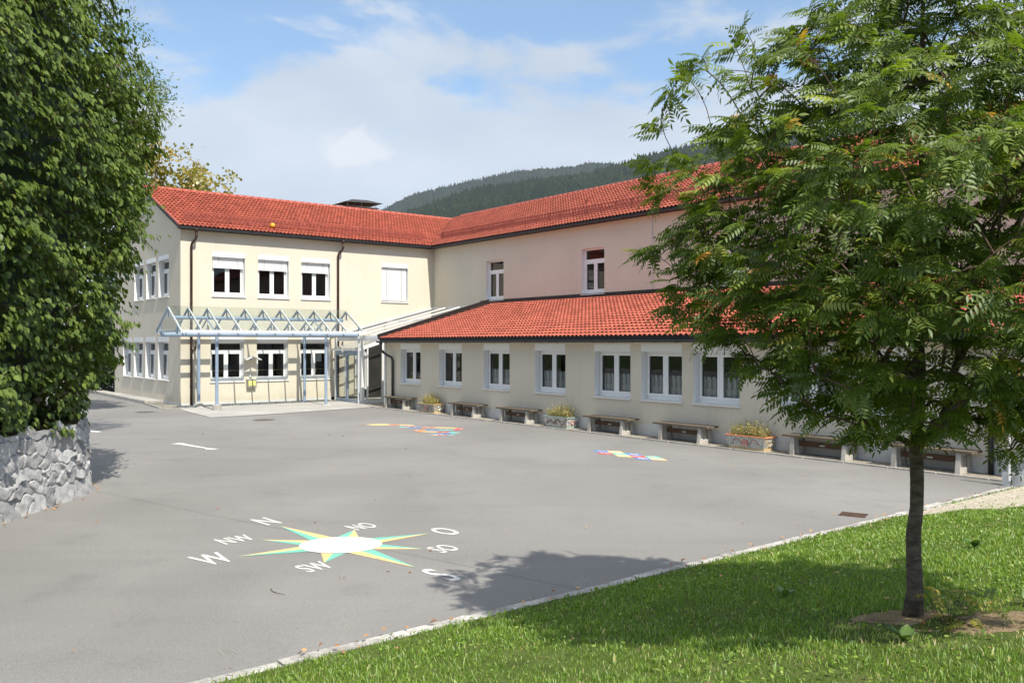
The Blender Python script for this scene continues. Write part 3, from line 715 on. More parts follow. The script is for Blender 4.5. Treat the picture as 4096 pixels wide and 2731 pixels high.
def gutter(mb, p, q, r=.07, m=None):
    p, q = Vector(p), Vector(q); d = (q-p).normalized(); x = d.cross(Vector((0, 0, 1)))
    m = m or M['gutter']; n = 8
    i0 = len(mb.v); k = mb.mi(m)
    for e in (p, q):
        for rr in (r, r-.008):
            for a in range(n+1):
                t = math.pi + math.pi*a/n; mb.v.append(tuple(e + x*math.cos(t)*rr + Vector((0, 0, 1))*math.sin(t)*rr))
    c = n+1
    for a in range(n):
        mb.f.append((i0+a, i0+a+1, i0+2*c+a+1, i0+2*c+a)); mb.m.append(k)
        mb.f.append((i0+c+a+1, i0+c+a, i0+3*c+a, i0+3*c+a+1)); mb.m.append(k)
    for e in (0, 2*c): mb.f.append(tuple(i0+e+a for a in range(c))); mb.m.append(k)
    for sx in (-1, 1): mb.tube([p + x*sx*r, q + x*sx*r], .010, m, 6)
    # hooks
    L_ = (q-p).length; kn = int(L_/.8)
    for j in range(1, kn):
        e = p + d*(j*L_/kn)
        pts = [e + x*math.cos(math.pi+math.pi*a/6)*(r+.006) + Vector((0, 0, 1))*math.sin(math.pi+math.pi*a/6)*(r+.006) for a in range(7)]
        for u, v in zip(pts[:-1], pts[1:]): mb.bar(u, v, .03, .006, m)
gm = MB(); gutter(gm, (-.22, -.335, 7.37), (IC-.335, -.335, 7.37)); gutter(gm, (IC-.335, -.335, 7.37), (IC-.335, -WL, 7.37)); gm.build('gutter', school)
fb = MB(); fb.box((-.1, -OF+.02, EV-.16), (IC-OW, -OF+.06, EV+.03), M['fascia']); fb.box((IC-OW+.02, -OF, EV-.16), (IC-OW+.06, -WL, EV+.03), M['fascia']); fb.build('fascia', school)
def downpipe(a, zb):
    d = MB()
    d.lathe((a+.12, -.33, 7.10), [(.045, 0), (.05, .1), (.085, .2), (.085, .25)], M['copper'], 10)
    d.tube([(a+.12, -.33, 7.2), (a+.12, -.33, 7.02), (a+.1, -.28, 6.92), (a+.02, -.12, 6.78), (a, -.075, 6.66), (a, -.075, 3.2), (a, -.075, zb)], .05, M['copper'], 10)
    for z in (6.3, 4.3, 2.45, 1.45, .9): d.lathe((a, -.075, z), [(.055, 0), (.06, .015), (.055, .03)], M['copper'], 10)
    d.build('downpipe', school, smooth=True)
downpipe(.42, .05); downpipe(7.12, .05)
bp = MB(); bp.tube([(.43, -.075, 2.3), (.52, -.075, 2.33), (.6, -.075, 2.42), (.62, -.075, 2.7)], .035, M['copper'], 8); bp.build('branch_pipe', school, smooth=True)
bp = MB(); bp.tube([(7.12, -.075, 2.3), (7.24, -.075, 2.33), (7.33, -.075, 2.42), (7.35, -.075, 2.7)], .035, M['gutter'], 8); bp.build('branch_pipe', school, smooth=True)
# snow guards: posts and lattice panels
def snow(name, pts_u, fn):
    b = MB()
    h0, h1 = .05, .34
    for u in pts_u: b.bar(fn(u, -.0), fn(u, h1+.02), .022, .05, M['snow']); b.bar(fn(u, .03, .0), fn(u, .03, .34), .02, .02, M['snow'])
    us, ue = pts_u[0]-.2, pts_u[-1]+.3
    for h in (h0, (h0+h1)/2, h1): b.bar(fn(us, h), fn(ue, h),   .024, .022, M['snow'])
    u = us; i = 0
    while u < ue:
        b.bar(fn(u, h0 if i % 2 else h0), fn(u, h1 if i % 3 else (h0+h1)/2), .020, .014, M['snow']); u += .065; i += 1
    b.build('snow_guard', school)
def sF(u, h, vs=0.): v = .78 + vs; return (u, -OF + v*uf, EV + v*uf*PF + .06 + h)
def sW(u, h, vs=0.): v = .78 + vs; return (IC-OW + v*uw, -u, EV + v*uw*PW + .06 + h)
snow('s', [.42, .8, 1.5, 2.3, 3.07, 3.87, 4.67, 5.47, 6.28, 7.1, 7.94, 8.76, 9.59, 10.21, 11.03, 11.88], sF)
snow('s', [.25, 1.04, 1.9, 2.78, 3.59, 4.42, 5.26, 5.93, 6.77, 7.58, 8.44, 9.12, 9.94, 10.77, 11.6, 12.45] + [13.3+.85*i for i in range(22)], sW)
# chimney with sheet-metal hood
cb = MB(); cb.box((10.9, 6.3, 8.6), (12.75, 7.3, 10.14), M['brick']); cb.box((10.82, 6.22, 10.14), (12.83, 7.38, 10.20), M['lead'])
ch = cb.build('chimney', school)
hb = MB()
e = [(10.62, 6.05, 10.34), (13.0, 6.05, 10.44), (13.0, 7.6, 10.44), (10.62, 7.6, 10.34)]; t1, t2 = (11.45, 6.8, 10.64), (12.4, 6.8, 10.68)
hb.poly([e[0], e[1], t2, t1], M['cowl']); hb.poly([e[1], e[2], t2], M['cowl']); hb.poly([e[2], e[3], t1, t2], M['cowl']); hb.poly([e[3], e[0], t1], M['cowl'])
for x in (10.95, 11.8, 12.7):
    for y in (6.35, 7.25): hb.tube([(x, y, 10.19), (x, y, 10.48)], .018, M['galv'], 6)
hb.build('chimney_hood', ch)
vb = MB(); vz = EV + PW*(2.2+OW)
vb.tube([(IC+2.2, -8.94, vz), (IC+2.2, -8.94, vz+.22)], .085, M['ridge'], 10); vb.tube([(IC+2.2, -8.94, vz+.2), (IC+2.2, -8.94, vz+.25)], .11, M['ridge'], 10)
vb.bar((IC+2.05, -8.94, vz+.0), (IC+2.4, -8.94, vz+.14), .3, .03, M['ridge']); vb.build('vent_pipe', school)
# black band where the low roof meets the wing, lightning cable
fb = MB(); fb.box((IC-.012, -4.0, 4.36), (IC+.01, -WL, 4.6), M['flash']); fb.build('flashing_band', school)
cb = MB(); cb.tube([(IC-.03, -14.72, 7.3), (IC-.03, -14.72, 4.6)], .014, M['galv'], 6)
for z in (4.8, 5.4, 6.0, 6.6): cb.box((IC-.04, -14.74, z), (IC, -14.70, z+.02), M['galv'])
cb.build('lightning_cable', school)
rs = MB(); rs.box((-.03, 10.05, 1.55), (-.002, 10.3, 1.85), M['redsign']); rs.build('red_plate', school)

# ------------------------------------------------------------------ low wing
LW = 6.79; LS0 = 5.1; LE = 34.
low = empty('low_wing', W(0, 0), TH, 'single-storey cream wing with lace-curtained windows and a bright red tiled lean-to roof', 'building')
low_ops = [(q, q+1.5, 1.03, 2.6) for q in (6.22, 9.04, 11.88, 14.72, 17.53, 19.45, 21.34, 24.08, 26.0)]
mb = MB()
wall_cells(mb, LS0, LE, .33, 2.75, low_ops, lambda u, d, z: (LW+d, -u, z), M['cream'], reveal=M['white'])
mb.poly([(LW, -LS0, .33), (LW, -LS0, 2.75), (IC, -LS0, 4.3), (IC, -LS0, .33)], M['cream'])
mb.poly([(LW, -LE, .0), (LW, -LE, 2.75), (IC, -LE, 4.3), (IC, -LE, .0)], M['cream'])
mb.build('wall', low)
pb = MB(); pb.box((LW-.010, -LS0+.01, -.05), (LW+.05, -LE, .33), M['plinth']); pb.box((LW+.05, -LS0+.01, -.05), (IC, -LS0-.05, .33), M['plinth']); pb.build('plinth', low)
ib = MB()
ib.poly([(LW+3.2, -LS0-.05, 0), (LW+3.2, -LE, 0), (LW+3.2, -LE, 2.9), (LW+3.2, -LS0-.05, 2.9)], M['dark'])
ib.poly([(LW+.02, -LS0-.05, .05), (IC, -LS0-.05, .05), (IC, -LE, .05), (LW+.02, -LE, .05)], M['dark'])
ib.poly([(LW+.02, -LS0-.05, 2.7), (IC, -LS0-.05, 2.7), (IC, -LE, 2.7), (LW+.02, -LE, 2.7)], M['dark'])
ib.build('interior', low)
wp1 = make_window(1.5, 1.57, .23, 0, 0, .2); wp2 = make_window(1.5, 1.57, .23, 0, 0, .2, curtain=.56)
for i, (u0, u1, z0, z1) in enumerate(low_ops):
    if i < 2: place(wp1, i > 0, low, (LW, -(u0+u1)/2, z0), -math.pi/2)
    else: place(wp2, i > 2, low, (LW, -(u0+u1)/2, z0), -math.pi/2)
PLo = (4.42-2.80)/(IC-LW+.33); ul = 1/math.hypot(1, PLo); slL = (IC-LW+.33)/ul
nL = 17
tile_roof('roof', low, (LW-.33, 0, 2.80), (0, -1, 0), (ul, 0, PLo*ul), nL, slL/nL, lambda v: (LS0-.02, LE+.2), M['tilenew'], .186)
rb = MB()
rb.poly([(LW-.31, -LS0+.05, 2.77), (IC, -LS0+.05, 4.39), (IC, -LE, 4.39), (LW-.31, -LE, 2.77)], M['fascia'])
rb.poly([(LW-.30, -LS0, 2.66), (LW+.02, -LS0, 2.66), (LW+.02, -LE, 2.66), (LW-.30, -LE, 2.66)], M['cream']); rb.build('roof_underlay', low)
fb = MB(); fb.box((LW-.315, -LS0+.05, 2.66), (LW-.285, -LE, 2.845), M['fascia']); fb.build('fascia', low)
gm = MB(); gutter(gm, (LW-.385, -LS0+.12, 2.70), (LW-.385, -LE, 2.70), .066); gm.build('gutter', low)
vb = MB()   # raised dark verge beside the glass link
vb.bar((LW-.36, -LS0+.08, 2.86), (IC-.3, -LS0+.08, 4.48), .10, .18, M['flash'])
vb.bar((LW-.36, -LS0+.08, 2.975), (IC-.3, -LS0+.08, 4.595), .16, .025, M['gutter']); vb.build('verge', low)
def dpl(s, x0, name='downpipe'):
    d = MB()
    d.lathe((LW-.385, -s, 2.46), [(.045, 0), (.05, .08), (.075, .17), (.075, .2)], M['gutter'], 10)
    d.tube([(LW-.385, -s, 2.62), (LW-.385, -s, 2.42), (LW-.37, -s-.03, 2.30), (LW-.25, -s-.2, 2.16), (LW-.10, -s-.38, 2.04), (LW-.075, -s-.42, 1.9), (LW-.075, -s-.42, .02)], .052, M['gutter'], 10)
    for z in (1.6, .5): d.lathe((LW-.075, -s-.42, z), [(.056, 0), (.062, .015), (.056, .03)], M['gutter'], 10)
    d.build(name, low, smooth=True)
dpl(5.28, 0); dpl(28.5, 0)
cb = MB(); cb.tube([(LW-.04, -29.25, 2.5), (LW-.04, -29.25, .02)], .014, M['galv'], 6)
for z in (.2, .45, .9, 1.5): cb.box((LW-.06, -29.28, z), (LW, -29.22, z+.02), M['galv'])
cb.build('lightning_cable', low)

# ------------------------------------------------------------------ glass link and porch
porch = empty('glass_porch', W(0, 0), TH, 'white framed glass entrance porch with a grey-blue double door', 'porch')
b = MB(); Wm = M['white']
def prf(p, q, w=.07): b.bar(p, q, w, w, Wm)
zl = 2.93; zh = 4.38
for s in (.06, 1.3, 2.55, 3.8, 4.95):   # rafters of the large glass slope
    prf((LW-.05, -s, zl+.01), (IC, -s, zh+.01), .055)
prf((LW-.05, -.02, zl-.02), (LW-.05, -5.0, zl-.02), .07); prf((9.6, -.02, 3.66), (9.6, -5.0, 3.66), .05); prf((IC-.06, -.02, zh-.02), (IC-.06, -5.0, zh-.02), .08)
for s in (.5, 2.99, 4.98): prf((LW, -s, .02), (LW, -s, zl-.06), .085)
b.build('roof_frame', porch)
b = MB(); b.box((LW-.12, -.9, 2.72), (LW-.06, -5.02, 2.88), M['whitemetal']); b.build('white_fascia', porch)
b = MB(); b.poly([(LW-.05, -.02, zl+.0), (LW-.05, -5.0, zl+.0), (IC-.02, -5.0, zh+.0), (IC-.02, -.02, zh+.0)], M['milk']); b.build('roof_glass', porch)
b = MB()   # small lean-to roof over the door
for s in (.45, .96, 1.47, 1.98, 2.5, 3.0): b.bar((LW-.14, -s, 2.35), (LW+1.25, -s, 2.74), .05, .05, Wm)
b.bar((LW-.14, -.4, 2.33), (LW-.14, -3.05, 2.33), .07, .09, M['whitemetal'])
b.bar((LW-.1, -3.02, 2.38), (LW+1.3, -3.02, 2.80), .05, .16, Wm); b.build('porch_rafters', porch)
b = MB(); b.poly([(LW-.14, -.42, 2.385), (LW-.14, -3.02, 2.385), (LW+1.25, -3.02, 2.775), (LW+1.25, -.42, 2.775)], M['canglass']); b.build('porch_glass', porch)
b = MB(); wf = .07
b.bar((LW+.02, -3.0, .05), (LW+2.9, -3.0, .05), .08, .1, Wm); b.bar((LW+1.0, -3.0, .0), (LW+1.0, -3.0, 2.7), .09, .09, Wm); b.bar((LW+2.9, -3.0, 0), (LW+2.9, -3.0, 2.9), .09, .09, Wm)
b.bar((LW+2.9, -3.0, .05), (LW+2.9, -5.05, .05), .08, .1, Wm); b.bar((LW+2.9, -3.0, 2.9), (LW+2.9, -5.05, 2.9), .08, .1, Wm)
b.bar((LW-.0, -3.0, 0), (LW-.0, -3.0, 2.4), .13, .13, Wm); b.bar((LW+.25, -3.0, 0), (LW+.25, -3.0, 2.4), .06, .06, Wm); b.tube([(LW-.25, -3.14, 0), (LW-.25, -3.14, 2.9)], .045, M['galv'], 10)
b.build('wall_frame', porch)
b = MB(); b.poly([(LW+.25, -3.0, .1), (LW+2.9, -3.0, .1), (LW+2.9, -3.0, 2.85), (LW+.25, -3.0, 2.5)], M['canglass']); b.poly([(LW+2.9, -3.0, .1), (LW+2.9, -5.05, .1), (LW+2.9, -5.05, 2.9), (LW+2.9, -3.0, 2.9)], M['canglass']); b.build('wall_glass', porch)
b = MB(); b.poly([(LW, -.02, .03), (IC, -.02, .03), (IC, -5.05, .03), (LW+2.9, -5.05, .03), (LW+2.9, -3.0, .03), (LW, -3.0, .03)], M['slab']); b.build('porch_floor', porch)
b = MB(); b.box((8.45, -.06, .03), (IC-.03, -.025, 2.86), M['dark']); b.poly([(LW+3.4, -.06, 0), (LW+3.4, -5.04, 0), (LW+3.4, -5.04, 3.3), (LW+3.4, -.06, 3.3)], M['dark']); b.build('hall_dark_panel', porch)  # near-black panels painted in for the unlit hall opening
for s0, nm in ((.5, 'door'), (1.6, 'door')):
    d = MB(); x = LW; s1 = s0+1.08; q = .085; mt = M['steelblue']
    d.box((x-.03, -s0, .02), (x+.03, -s0-q, 2.2), mt); d.box((x-.03, -s1+q, .02), (x+.03, -s1, 2.2), mt)
    d.box((x-.03, -s0-q, .02), (x+.03, -s1+q, .15), mt); d.box((x-.03, -s0-q, 2.08), (x+.03, -s1+q, 2.2), mt)
    do = d.build('door', porch)
    d = MB(); d.poly([(x, -s0-q, .15), (x, -s1+q, .15), (x, -s1+q, 2.08), (x, -s0-q, 2.08)], M['canglass']); d.build('pane', do)
    hs = s1-.06 if s0 < 1 else s0+.06
    d = MB(); d.tube([(x-.09, -hs, .35), (x-.09, -hs, 1.85)], .016, M['galv'], 8)
    for z in (.4, 1.1, 1.8): d.tube([(x-.09, -hs, z), (x-.02, -hs, z)], .010, M['galv'], 6)
    d.build('handle', do)
d = MB(); d.box((LW-.04, -.42, .0), (LW+.04, -.5, 2.3), M['steelblue']); d.box((LW-.04, -2.68, .0), (LW+.04, -2.78, 2.3), M['steelblue']); d.box((LW-.04, -.5, 2.2), (LW+.04, -2.68, 2.3), M['steelblue']); d.build('door_frame', porch)
d = MB(); d.lathe((LW-.12, -1.45, 2.2), [(.0, 0), (.06, .02), (.08, .07), (.06, .12), (0, .14)], M['white'], 12); d.build('globe_lamp', porch, smooth=True)
d = MB()   # white slatted radiator screen seen through the glass
for i in range(7): d.box((7.95+i*.09, -.16, .45), (8.0+i*.09, -.12, 2.2), M['white'])
d.box((7.95, -.12, .5), (8.55, -.10, .56), M['white']); d.box((7.95, -.12, 2.08), (8.55, -.10, 2.14), M['white'])
d.build('slatted_screen', porch)
def leaf_rand(n, sd):
    r = np.random.default_rng(sd); return r
# potted plant inside the porch
pt = empty('potted_plant', W(LW+1.5, -2.3, .03), TH, 'dark green potted plant standing inside the glass porch', 'plant')
d = MB(); d.lathe((0, 0, 0), [(.13, 0), (.17, .3), (.18, .32), (.15, .32)], M['potgreen'], 14); d.build('pot', pt, smooth=True)
d = MB(); d.tube([(0, 0, .3), (-.06, .02, .7), (-.02, 0, 1.1), (.1, .03, 1.6)], [.03, .028, .022, .015], M['twig'], 7); d.build('stem', pt, smooth=True)
nl = 90; r = np.random.default_rng(3)
Tn = r.normal(0, .16, (nl, 3)) + np.array([.1, .02, 1.65]) ; Xd = unit(r.normal(0, 1, (nl, 3)) + [0, 0, -.3])
LV = np.array([(0, 0, 0), (.35, .22, .02), (.35, -.22, .02), (1, 0, -.1), (.5, 0, -.03)]); LF = np.array([(0, 2, 4), (2, 3, 4), (0, 4, 1), (4, 3, 1)])
V, F = inst(LV, LF, frames(Xd, np.tile([0, 0, 1.], (nl, 1)) + r.normal(0, .3, (nl, 3))), Tn, r.uniform(.14, .24, nl)); np_mesh('foliage', V, F, M['leafpot'], np.repeat(r.random(nl), 4), pt)

# ------------------------------------------------------------------ steel and glass canopy
can = empty('glass_canopy', W(0, 0), TH, 'free-standing pale blue steel canopy with a gabled glass roof before the facade', 'canopy')
CA0, CA1 = -1.08, 6.63; bf, bbk, bm = -3.45, -.32, -1.88; ze, za = 3.07, 4.0
n = 11
post_specs = [(.45, -3.0, .22), (.45, -.9, .0), (5.07, -3.0, .04), (5.07, -.9, .03)]
for i, (a, bb, base) in enumerate(post_specs):
    d = MB(); d.tube([(a, bb, base), (a, bb, 2.88)], .062, M['steelblue'], 14); po = d.build('post', can, smooth=False)
    d = MB()
    if i == 0: d.lathe((a, bb, -.02), [(.165, 0), (.17, .23), (.16, .245)], M['concrete'], 20); d.build('concrete_foot', po, smooth=False)
    elif i == 1: d.lathe((a, bb, -.02), [(.25, 0), (.22, .1), (.13, .2), (.07, .25)], M['concrete'], 20); d.build('concrete_foot', po, smooth=False)
    else: d.box((a-.14, bb-.14, 0), (a+.14, bb+.14, .035), M['galv']); d.build('base_plate', po)
for bb, zz, x0, x1, rr in ((-3.0, 2.95, CA0+.35, CA1-.1, .08), (-.9, 2.95, CA0+.05, CA1-.35, .08), (bm, 3.62, CA0+.25, CA1-.2, .07)):
    d = MB(); d.tube([(x0, bb, zz), (x1, bb, zz)], rr, M['steelblue'], 14); d.build('tube_beam', can)
d = MB(); d.box((CA0, bf-.05, ze-.06), (CA1+.08, bf+.03, ze+.05), M['galv']); d.build('eave_bar', can)
d = MB(); d.box((CA0, bbk-.03, ze-.06), (CA1+.08, bbk+.05, ze+.05), M['galv']); d.build('eave_bar', can)
for i in range(n):
    a = CA0 + .03 + (CA1-CA0-.06)*i/(n-1)
    d = MB()
    d.bar((a, bf, ze+.02), (a, bm, za), .055, .07, M['galv']); d.bar((a, bbk, ze+.02), (a, bm, za), .055, .07, M['steelblue'])  # front rafters paler than the rear ones: sunlit look put into the colour
    d.bar((a, bm, 3.62), (a, bm, za-.02), .03, .05, M['steelblue'])
    for bb in (-3.0, -.9): d.bar((a, bb, 2.95), (a, bb, ze+.27), .03, .05, M['steelblue'])
    if i in (0, n-1): d.bar((a, bf, ze), (a, bbk, ze), .05, .06, M['steelblue'])
    d.build('rafter', can)
for k in range(2):
    d = MB(); b0 = bf if k == 0 else bbk
    ext = 1.03
    p0 = Vector((CA0, b0, ze+.06)); p1 = Vector((CA0, bm, za+.055)); p1 = p0 + (p1-p0)*ext
    d.poly([p0, p0+Vector((CA1-CA0, 0, 0)), p1+Vector((CA1-CA0, 0, 0)), p1], M['canglass']); d.build('glass_sheet', can)
for a in (.45, 5.05):   # V struts above the posts
    d = MB(); d.tube([(a, -3.0, 2.98), (a, bm, 3.58)], .03, M['steelblue'], 8); d.tube([(a, -.9, 2.98), (a, bm, 3.58)], .03, M['steelblue'], 8); d.build('strut', can)
for a, w in ((.47, 'left'), (5.02, 'right')):
    lm = empty('hanging_lamp', W(a, bm, 3.54), TH, 'small pendant lamp under the %s canopy' % ('corner end of the glass' if w == 'left' else 'porch end of the glass'), 'lamp', 'pendant lamps under the canopy')
    d = MB(); d.tube([(0, 0, .02), (0, 0, -.22)], .008, M['galv'], 6); d.build('cord', lm)
    d = MB(); d.lathe((0, 0, -.46), [(.02, .0), (.065, .02), (.07, .16), (.03, .25), (.01, .26)], M['lamp'], 12); d.build('lamp_housing', lm, smooth=True)

# things fixed to the facade
hd = empty('wall_hood', W(2.99, 0, 1.9), TH, 'small white gabled hood on the wall between two ground-floor windows', 'hood')
d = MB(); d.bar((-.33, -.20, 0), (.005, -.20, .17), .38, .03, M['white'], (0, 0, 1)); d.bar((.33, -.20, 0), (-.005, -.20, .17), .38, .03, M['white'], (0, 0, 1)); d.build('hood_roof', hd)
d = MB(); d.box((-.02, -.2, -.02), (.02, 0, .1), M['galv']); d.build('bracket', hd)
fx = empty('wall_tap', W(2.94, 0, 1.15), TH, 'grey metal fitting on the facade above the yellow-labelled box', 'fitting')
d = MB(); d.box((-.03, -.05, .06), (.03, 0, .28), M['galv']); d.tube([(0, -.05, .06), (0, -.07, 0.0)], .035, M['galv'], 10); d.build('body', fx)
bx = empty('post_box', W(2.98, 0, .69), TH, 'grey wall box with a pale yellow label under the white hood', 'box')
d = MB(); d.box((-.2, -.16, .0), (.2, 0, .36), M['greybox']); d.build('body', bx)
d = MB(); d.poly([(-.155, -.164, .09), (.155, -.164, .09), (.155, -.164, .31), (-.155, -.164, .31)], M['label'])
d.box((-.006, -.168, .09), (.006, -.165, .31), M['greybox'])
for k_ in (-1, 0, 1): d.box((-.06+abs(k_)*.02, -.168, .17+k_*.03), (.06-abs(k_)*.02, -.1655, .176+k_*.03), M['pgreen'])
d.build('label_plate', bx)
d = MB(); d.box((-.21, -.175, .36), (.21, 0, .385), M['galv']); d.build('lid', bx)
bl = MB(); bl.lathe((0, 0, 0), [(.001, -.12), (.06, -.104), (.104, -.06), (.12, 0), (.104, .06), (.06, .104), (.001, .12)], M['yellow'], 16)
for t in (0, 1.05, 2.1): bl.tube([(.1205*math.cos(t)*math.cos(q), .1205*math.sin(t)*math.cos(q), .1205*math.sin(q)) for q in np.linspace(0, 6.28, 20)], .006, M['rust'], 5, False)
ball = bl.build('ball', smooth=True); vv = .60; pz = EV + vv*uf*PF + .17
ball.location = W(4.08, -OF + vv*uf, pz); tag(ball, 'yellow ball caught against the snow guard on the facade roof', 'ball')

# ------------------------------------------------------------------ benches
def make_bench():
    root = empty('bench', (0, 0, 0), 0, 'x', 'bench', 'benches along the low wing')
    # x along the bench, y towards the wall
    for i, (y0, y1) in enumerate(((-.235, -.085), (-.075, .075), (.085, .235))):
        d = MB(); d.box((-.93, y0, .415), (.93, y1, .46), M['plank']); d.build('seat_plank', root)
    for sx in (-1, 1):
        d = MB(); xc = sx*.66; t = .05
        k = M['concrete']
        # two outer trapezoid uprights, a foot and head rail and a middle post: a slab with two slots
        def pz(y0b, y1b, y0t, y1t, z0, z1, th=t):
            i = len(d.v); q = d.mi(k)
            for x in (xc-th, xc+th): d.v.extend([(x, y0b, z0), (x, y1b, z0), (x, y1t, z1), (x, y0t, z1)])
            for f in ((0, 1, 2, 3), (7, 6, 5, 4), (0, 4, 5, 1), (1, 5, 6, 2), (2, 6, 7, 3), (3, 7, 4, 0)): d.f.append(tuple(i+z for z in f)); d.m.append(q)
        pz(-.26, -.13, -.20, -.11, 0, .415); pz(.13, .26, .11, .20, 0, .415)
        pz(-.13, .13, -.1275, .1275, .0, .115, .045); pz(-.11, .11, -.11, .11, .36, .415, .045); pz(-.025, .025, -.025, .025, .115, .36, .035)
        d.build('leg', root)
    d = MB(); d.box((-.60, -.02, .20), (.60, .02, .32), M['plankdark']); st = d.build('stretcher', root)
    d = MB(); d.box((-.06, -.026, .235), (.06, -.0205, .265), M['brass']); d.build('plate', st)
    return root
bench_lab = [
 (6.62, 'weathered wooden bench on concrete legs beside the black downpipe at the porch'),
 (11.35, 'wooden bench just right of the ochre mosaic flower box'),
 (14.27, 'wooden bench just left of the white mosaic flower box'),
 (18.54, 'wooden bench just right of the white mosaic flower box'),
 (21.33, 'wooden bench just left of the orange-rimmed flower box'),
 (25.37, 'wooden bench partly behind hanging rowan leaves, right of the orange-rimmed flower box'),
 (27.83, 'greyed wooden bench crossed by the rowan trunk, nearest the metal stair')]
b0 = make_bench()
for i, (s, lab) in enumerate(bench_lab):
    o = b0 if i == 0 else copy_tree(b0)
    o.location = W(6.47+random.uniform(-.02, .02), -s, .012); o.rotation_euler = (0, 0, TH - math.pi/2 + random.uniform(-.015, .015)); o['label'] = lab

# ------------------------------------------------------------------ flower boxes with dry plants
def side_panel(d, z0, z1, L0, L1, W0, W1, H, m, u0, u1, inset, face='front'):
    pass
def make_planter(s, length, label, kind):
    root = empty('flower_box', W(6.46, -s, .012), TH - math.pi/2, label, 'flower box', 'mosaic flower boxes')
    H = .34; Lb, Lt, Wb, Wt = length/2-.02, length/2+.06, .18, .25
    main = {'ochre': M['mosaic_grey'], 'white': M['mosaic_white'], 'orange': M['mosaic_blue']}[kind]
    end = {'ochre': M['mosaic_ochre'], 'white': M['mosaic_white'], 'orange': M['mosaic_ochre']}[kind]
    rim = {'ochre': M['ochrepaint'], 'white': M['greenpaint'], 'orange': M['orangepaint']}[kind]
    foot = {'ochre': M['ochrepaint'], 'white': M['greenpaint'], 'orange': M['ochrepaint']}[kind]
    def at(f, sx, sy): return (sx*(Lb+(Lt-Lb)*f), sy*(Wb+(Wt-Wb)*f), H*f)
    d = MB(); c = [(-1, -1), (1, -1), (1, 1), (-1, 1)]
    for i in range(4):
        p, q = c[i], c[(i+1) % 4]
        d.poly([at(0, *p), at(0, *q), at(1, *q), at(1, *p)], main if i in (0, 2) else end)
    d.poly([at(0, *q) for q in reversed(c)], M['concrete'])
    d.poly([at(.93, *q) for q in c], M['soil']); d.build('box', root)
    d = MB()
    for i in range(4):
        p, q = c[i], c[(i+1) % 4]
        d.bar(at(.965, *p), at(.965, *q), .035, .03, rim)
    d.build('rim', root)
    d = MB()
    for i in range(4):
        p, q = c[i], c[(i+1) % 4]
        d.bar(at(.06, *p), at(.06, *q), .02, .05, foot)
    d.build('foot_band', root)
    d = MB()
    def front(u, f, off=.004): x, y, z = at(f, 1, -1); return (x*u, y-off, z)
    if kind == 'white':
        pts = [front(u, .5+.17*math.sin(u*9)) for u in np.linspace(-.9, .9, 40)]
        d.tube(pts, .012, M['mosaic_vine'], 5)
        for u in np.linspace(-.85, .85, 16):
            f = .5+.17*math.sin(u*9); sg = 1 if int(u*20) % 2 else -1
            d.bar(front(u, f), front(u+.05, f+sg*.2), .02, .015, M['mosaic_vine'])
        d.tube([front(.02+.07*math.cos(t), .5+.24*math.sin(t)) for t in np.linspace(0, 6.28, 14)], .012, M['mosaic_vine'], 5)
        x = Lb+(Lt-Lb)*.5
        d.tube([(x+.006, .06*math.cos(t), H*.5+.05*math.sin(t)) for t in np.linspace(0, 6.28, 14)], .014, M['mosaic_red'], 5)
        for sg in (-1, 1): d.tube([(x+.006+.03*(f-.5), sg*(.03+.13*f), H*(.75-.45*f)) for f in np.linspace(0, 1, 6)], .009, M['mosaic_vine'], 5)
    else:
        d.bar(front(0, .5, .0), front(.0, .51, .03), .16, .16, M['mosaic_red'])
        for sg in (-1, 1): d.tube([front(sg*(.18+.55*t), .35+.4*math.sin(t*3.1)) for t in np.linspace(0, 1, 12)], .012, M['mosaic_red'] if kind == 'orange' else M['mosaic_vine'], 5)
        for u in (-.08, .08): d.tube([front(u, .3), front(u*1.6, .75)], .012, M['mosaic_white'], 5)
        x = Lb+(Lt-Lb)*.5
        for yy, ff in ((-.05, .65), (.06, .4), (.0, .3)): d.tube([(x+.008+.04*(ff-.5), yy, H*ff), (x+.012+.04*(ff-.5), yy+.04, H*ff+.02)], .022, M['mosaic_blue'], 6)
    d.build('mosaic_motif', root)
    return root
def dry_plants(s, length, label, seed):
    r = np.random.default_rng(seed)
    p = W(6.46, -s, .32); root = empty('dry_flowers', p, TH - math.pi/2, label, 'plants', 'dried plants in the flower boxes')
    ns = 190; VV, FF, TT = [], [], []; st = MB()
    bx_ = r.uniform(-length/2, length/2, ns); by = r.uniform(-.18, .18, ns); hh = r.uniform(.16, .44, ns)*(1-.45*(np.abs(bx_)/(length/2))**2)
    hh[r.random(ns) < .05] *= 1.45
    tip = np.stack([bx_ + r.normal(0, .07, ns), by + r.normal(0, .06, ns), hh], -1)
    for i in range(ns):
        st.tube([(bx_[i], by[i], 0), tuple((np.array([bx_[i], by[i], 0])+tip[i])/2 + r.normal(0, .012, 3)), tuple(tip[i])], [.004, .003, .002], M['dry'], 3, False)
    me = st.build('stems', root)
    at = me.data.attributes.new('tint', 'FLOAT', 'FACE'); at.data.foreach_set('value', np.repeat(r.random(ns)*.6, 6).astype(np.float32))
    nl = ns*9; k = np.repeat(np.arange(ns), 9); f = r.uniform(.25, 1.05, nl)
    base = np.stack([bx_, by, np.zeros(ns)], -1)
    T = base[k]*(1-f[:, None]) + tip[k]*f[:, None]
    X = unit(r.normal(0, 1, (nl, 3)) + [0, 0, .2])
    V, F = inst(LV, LF, frames(X, r.normal(0, 1, (nl, 3)) + [0, 0, 1]), T, r.uniform(.02, .055, nl))
    np_mesh('leaves', V, F, M['dry'], np.repeat(r.random(nl), 4), root)
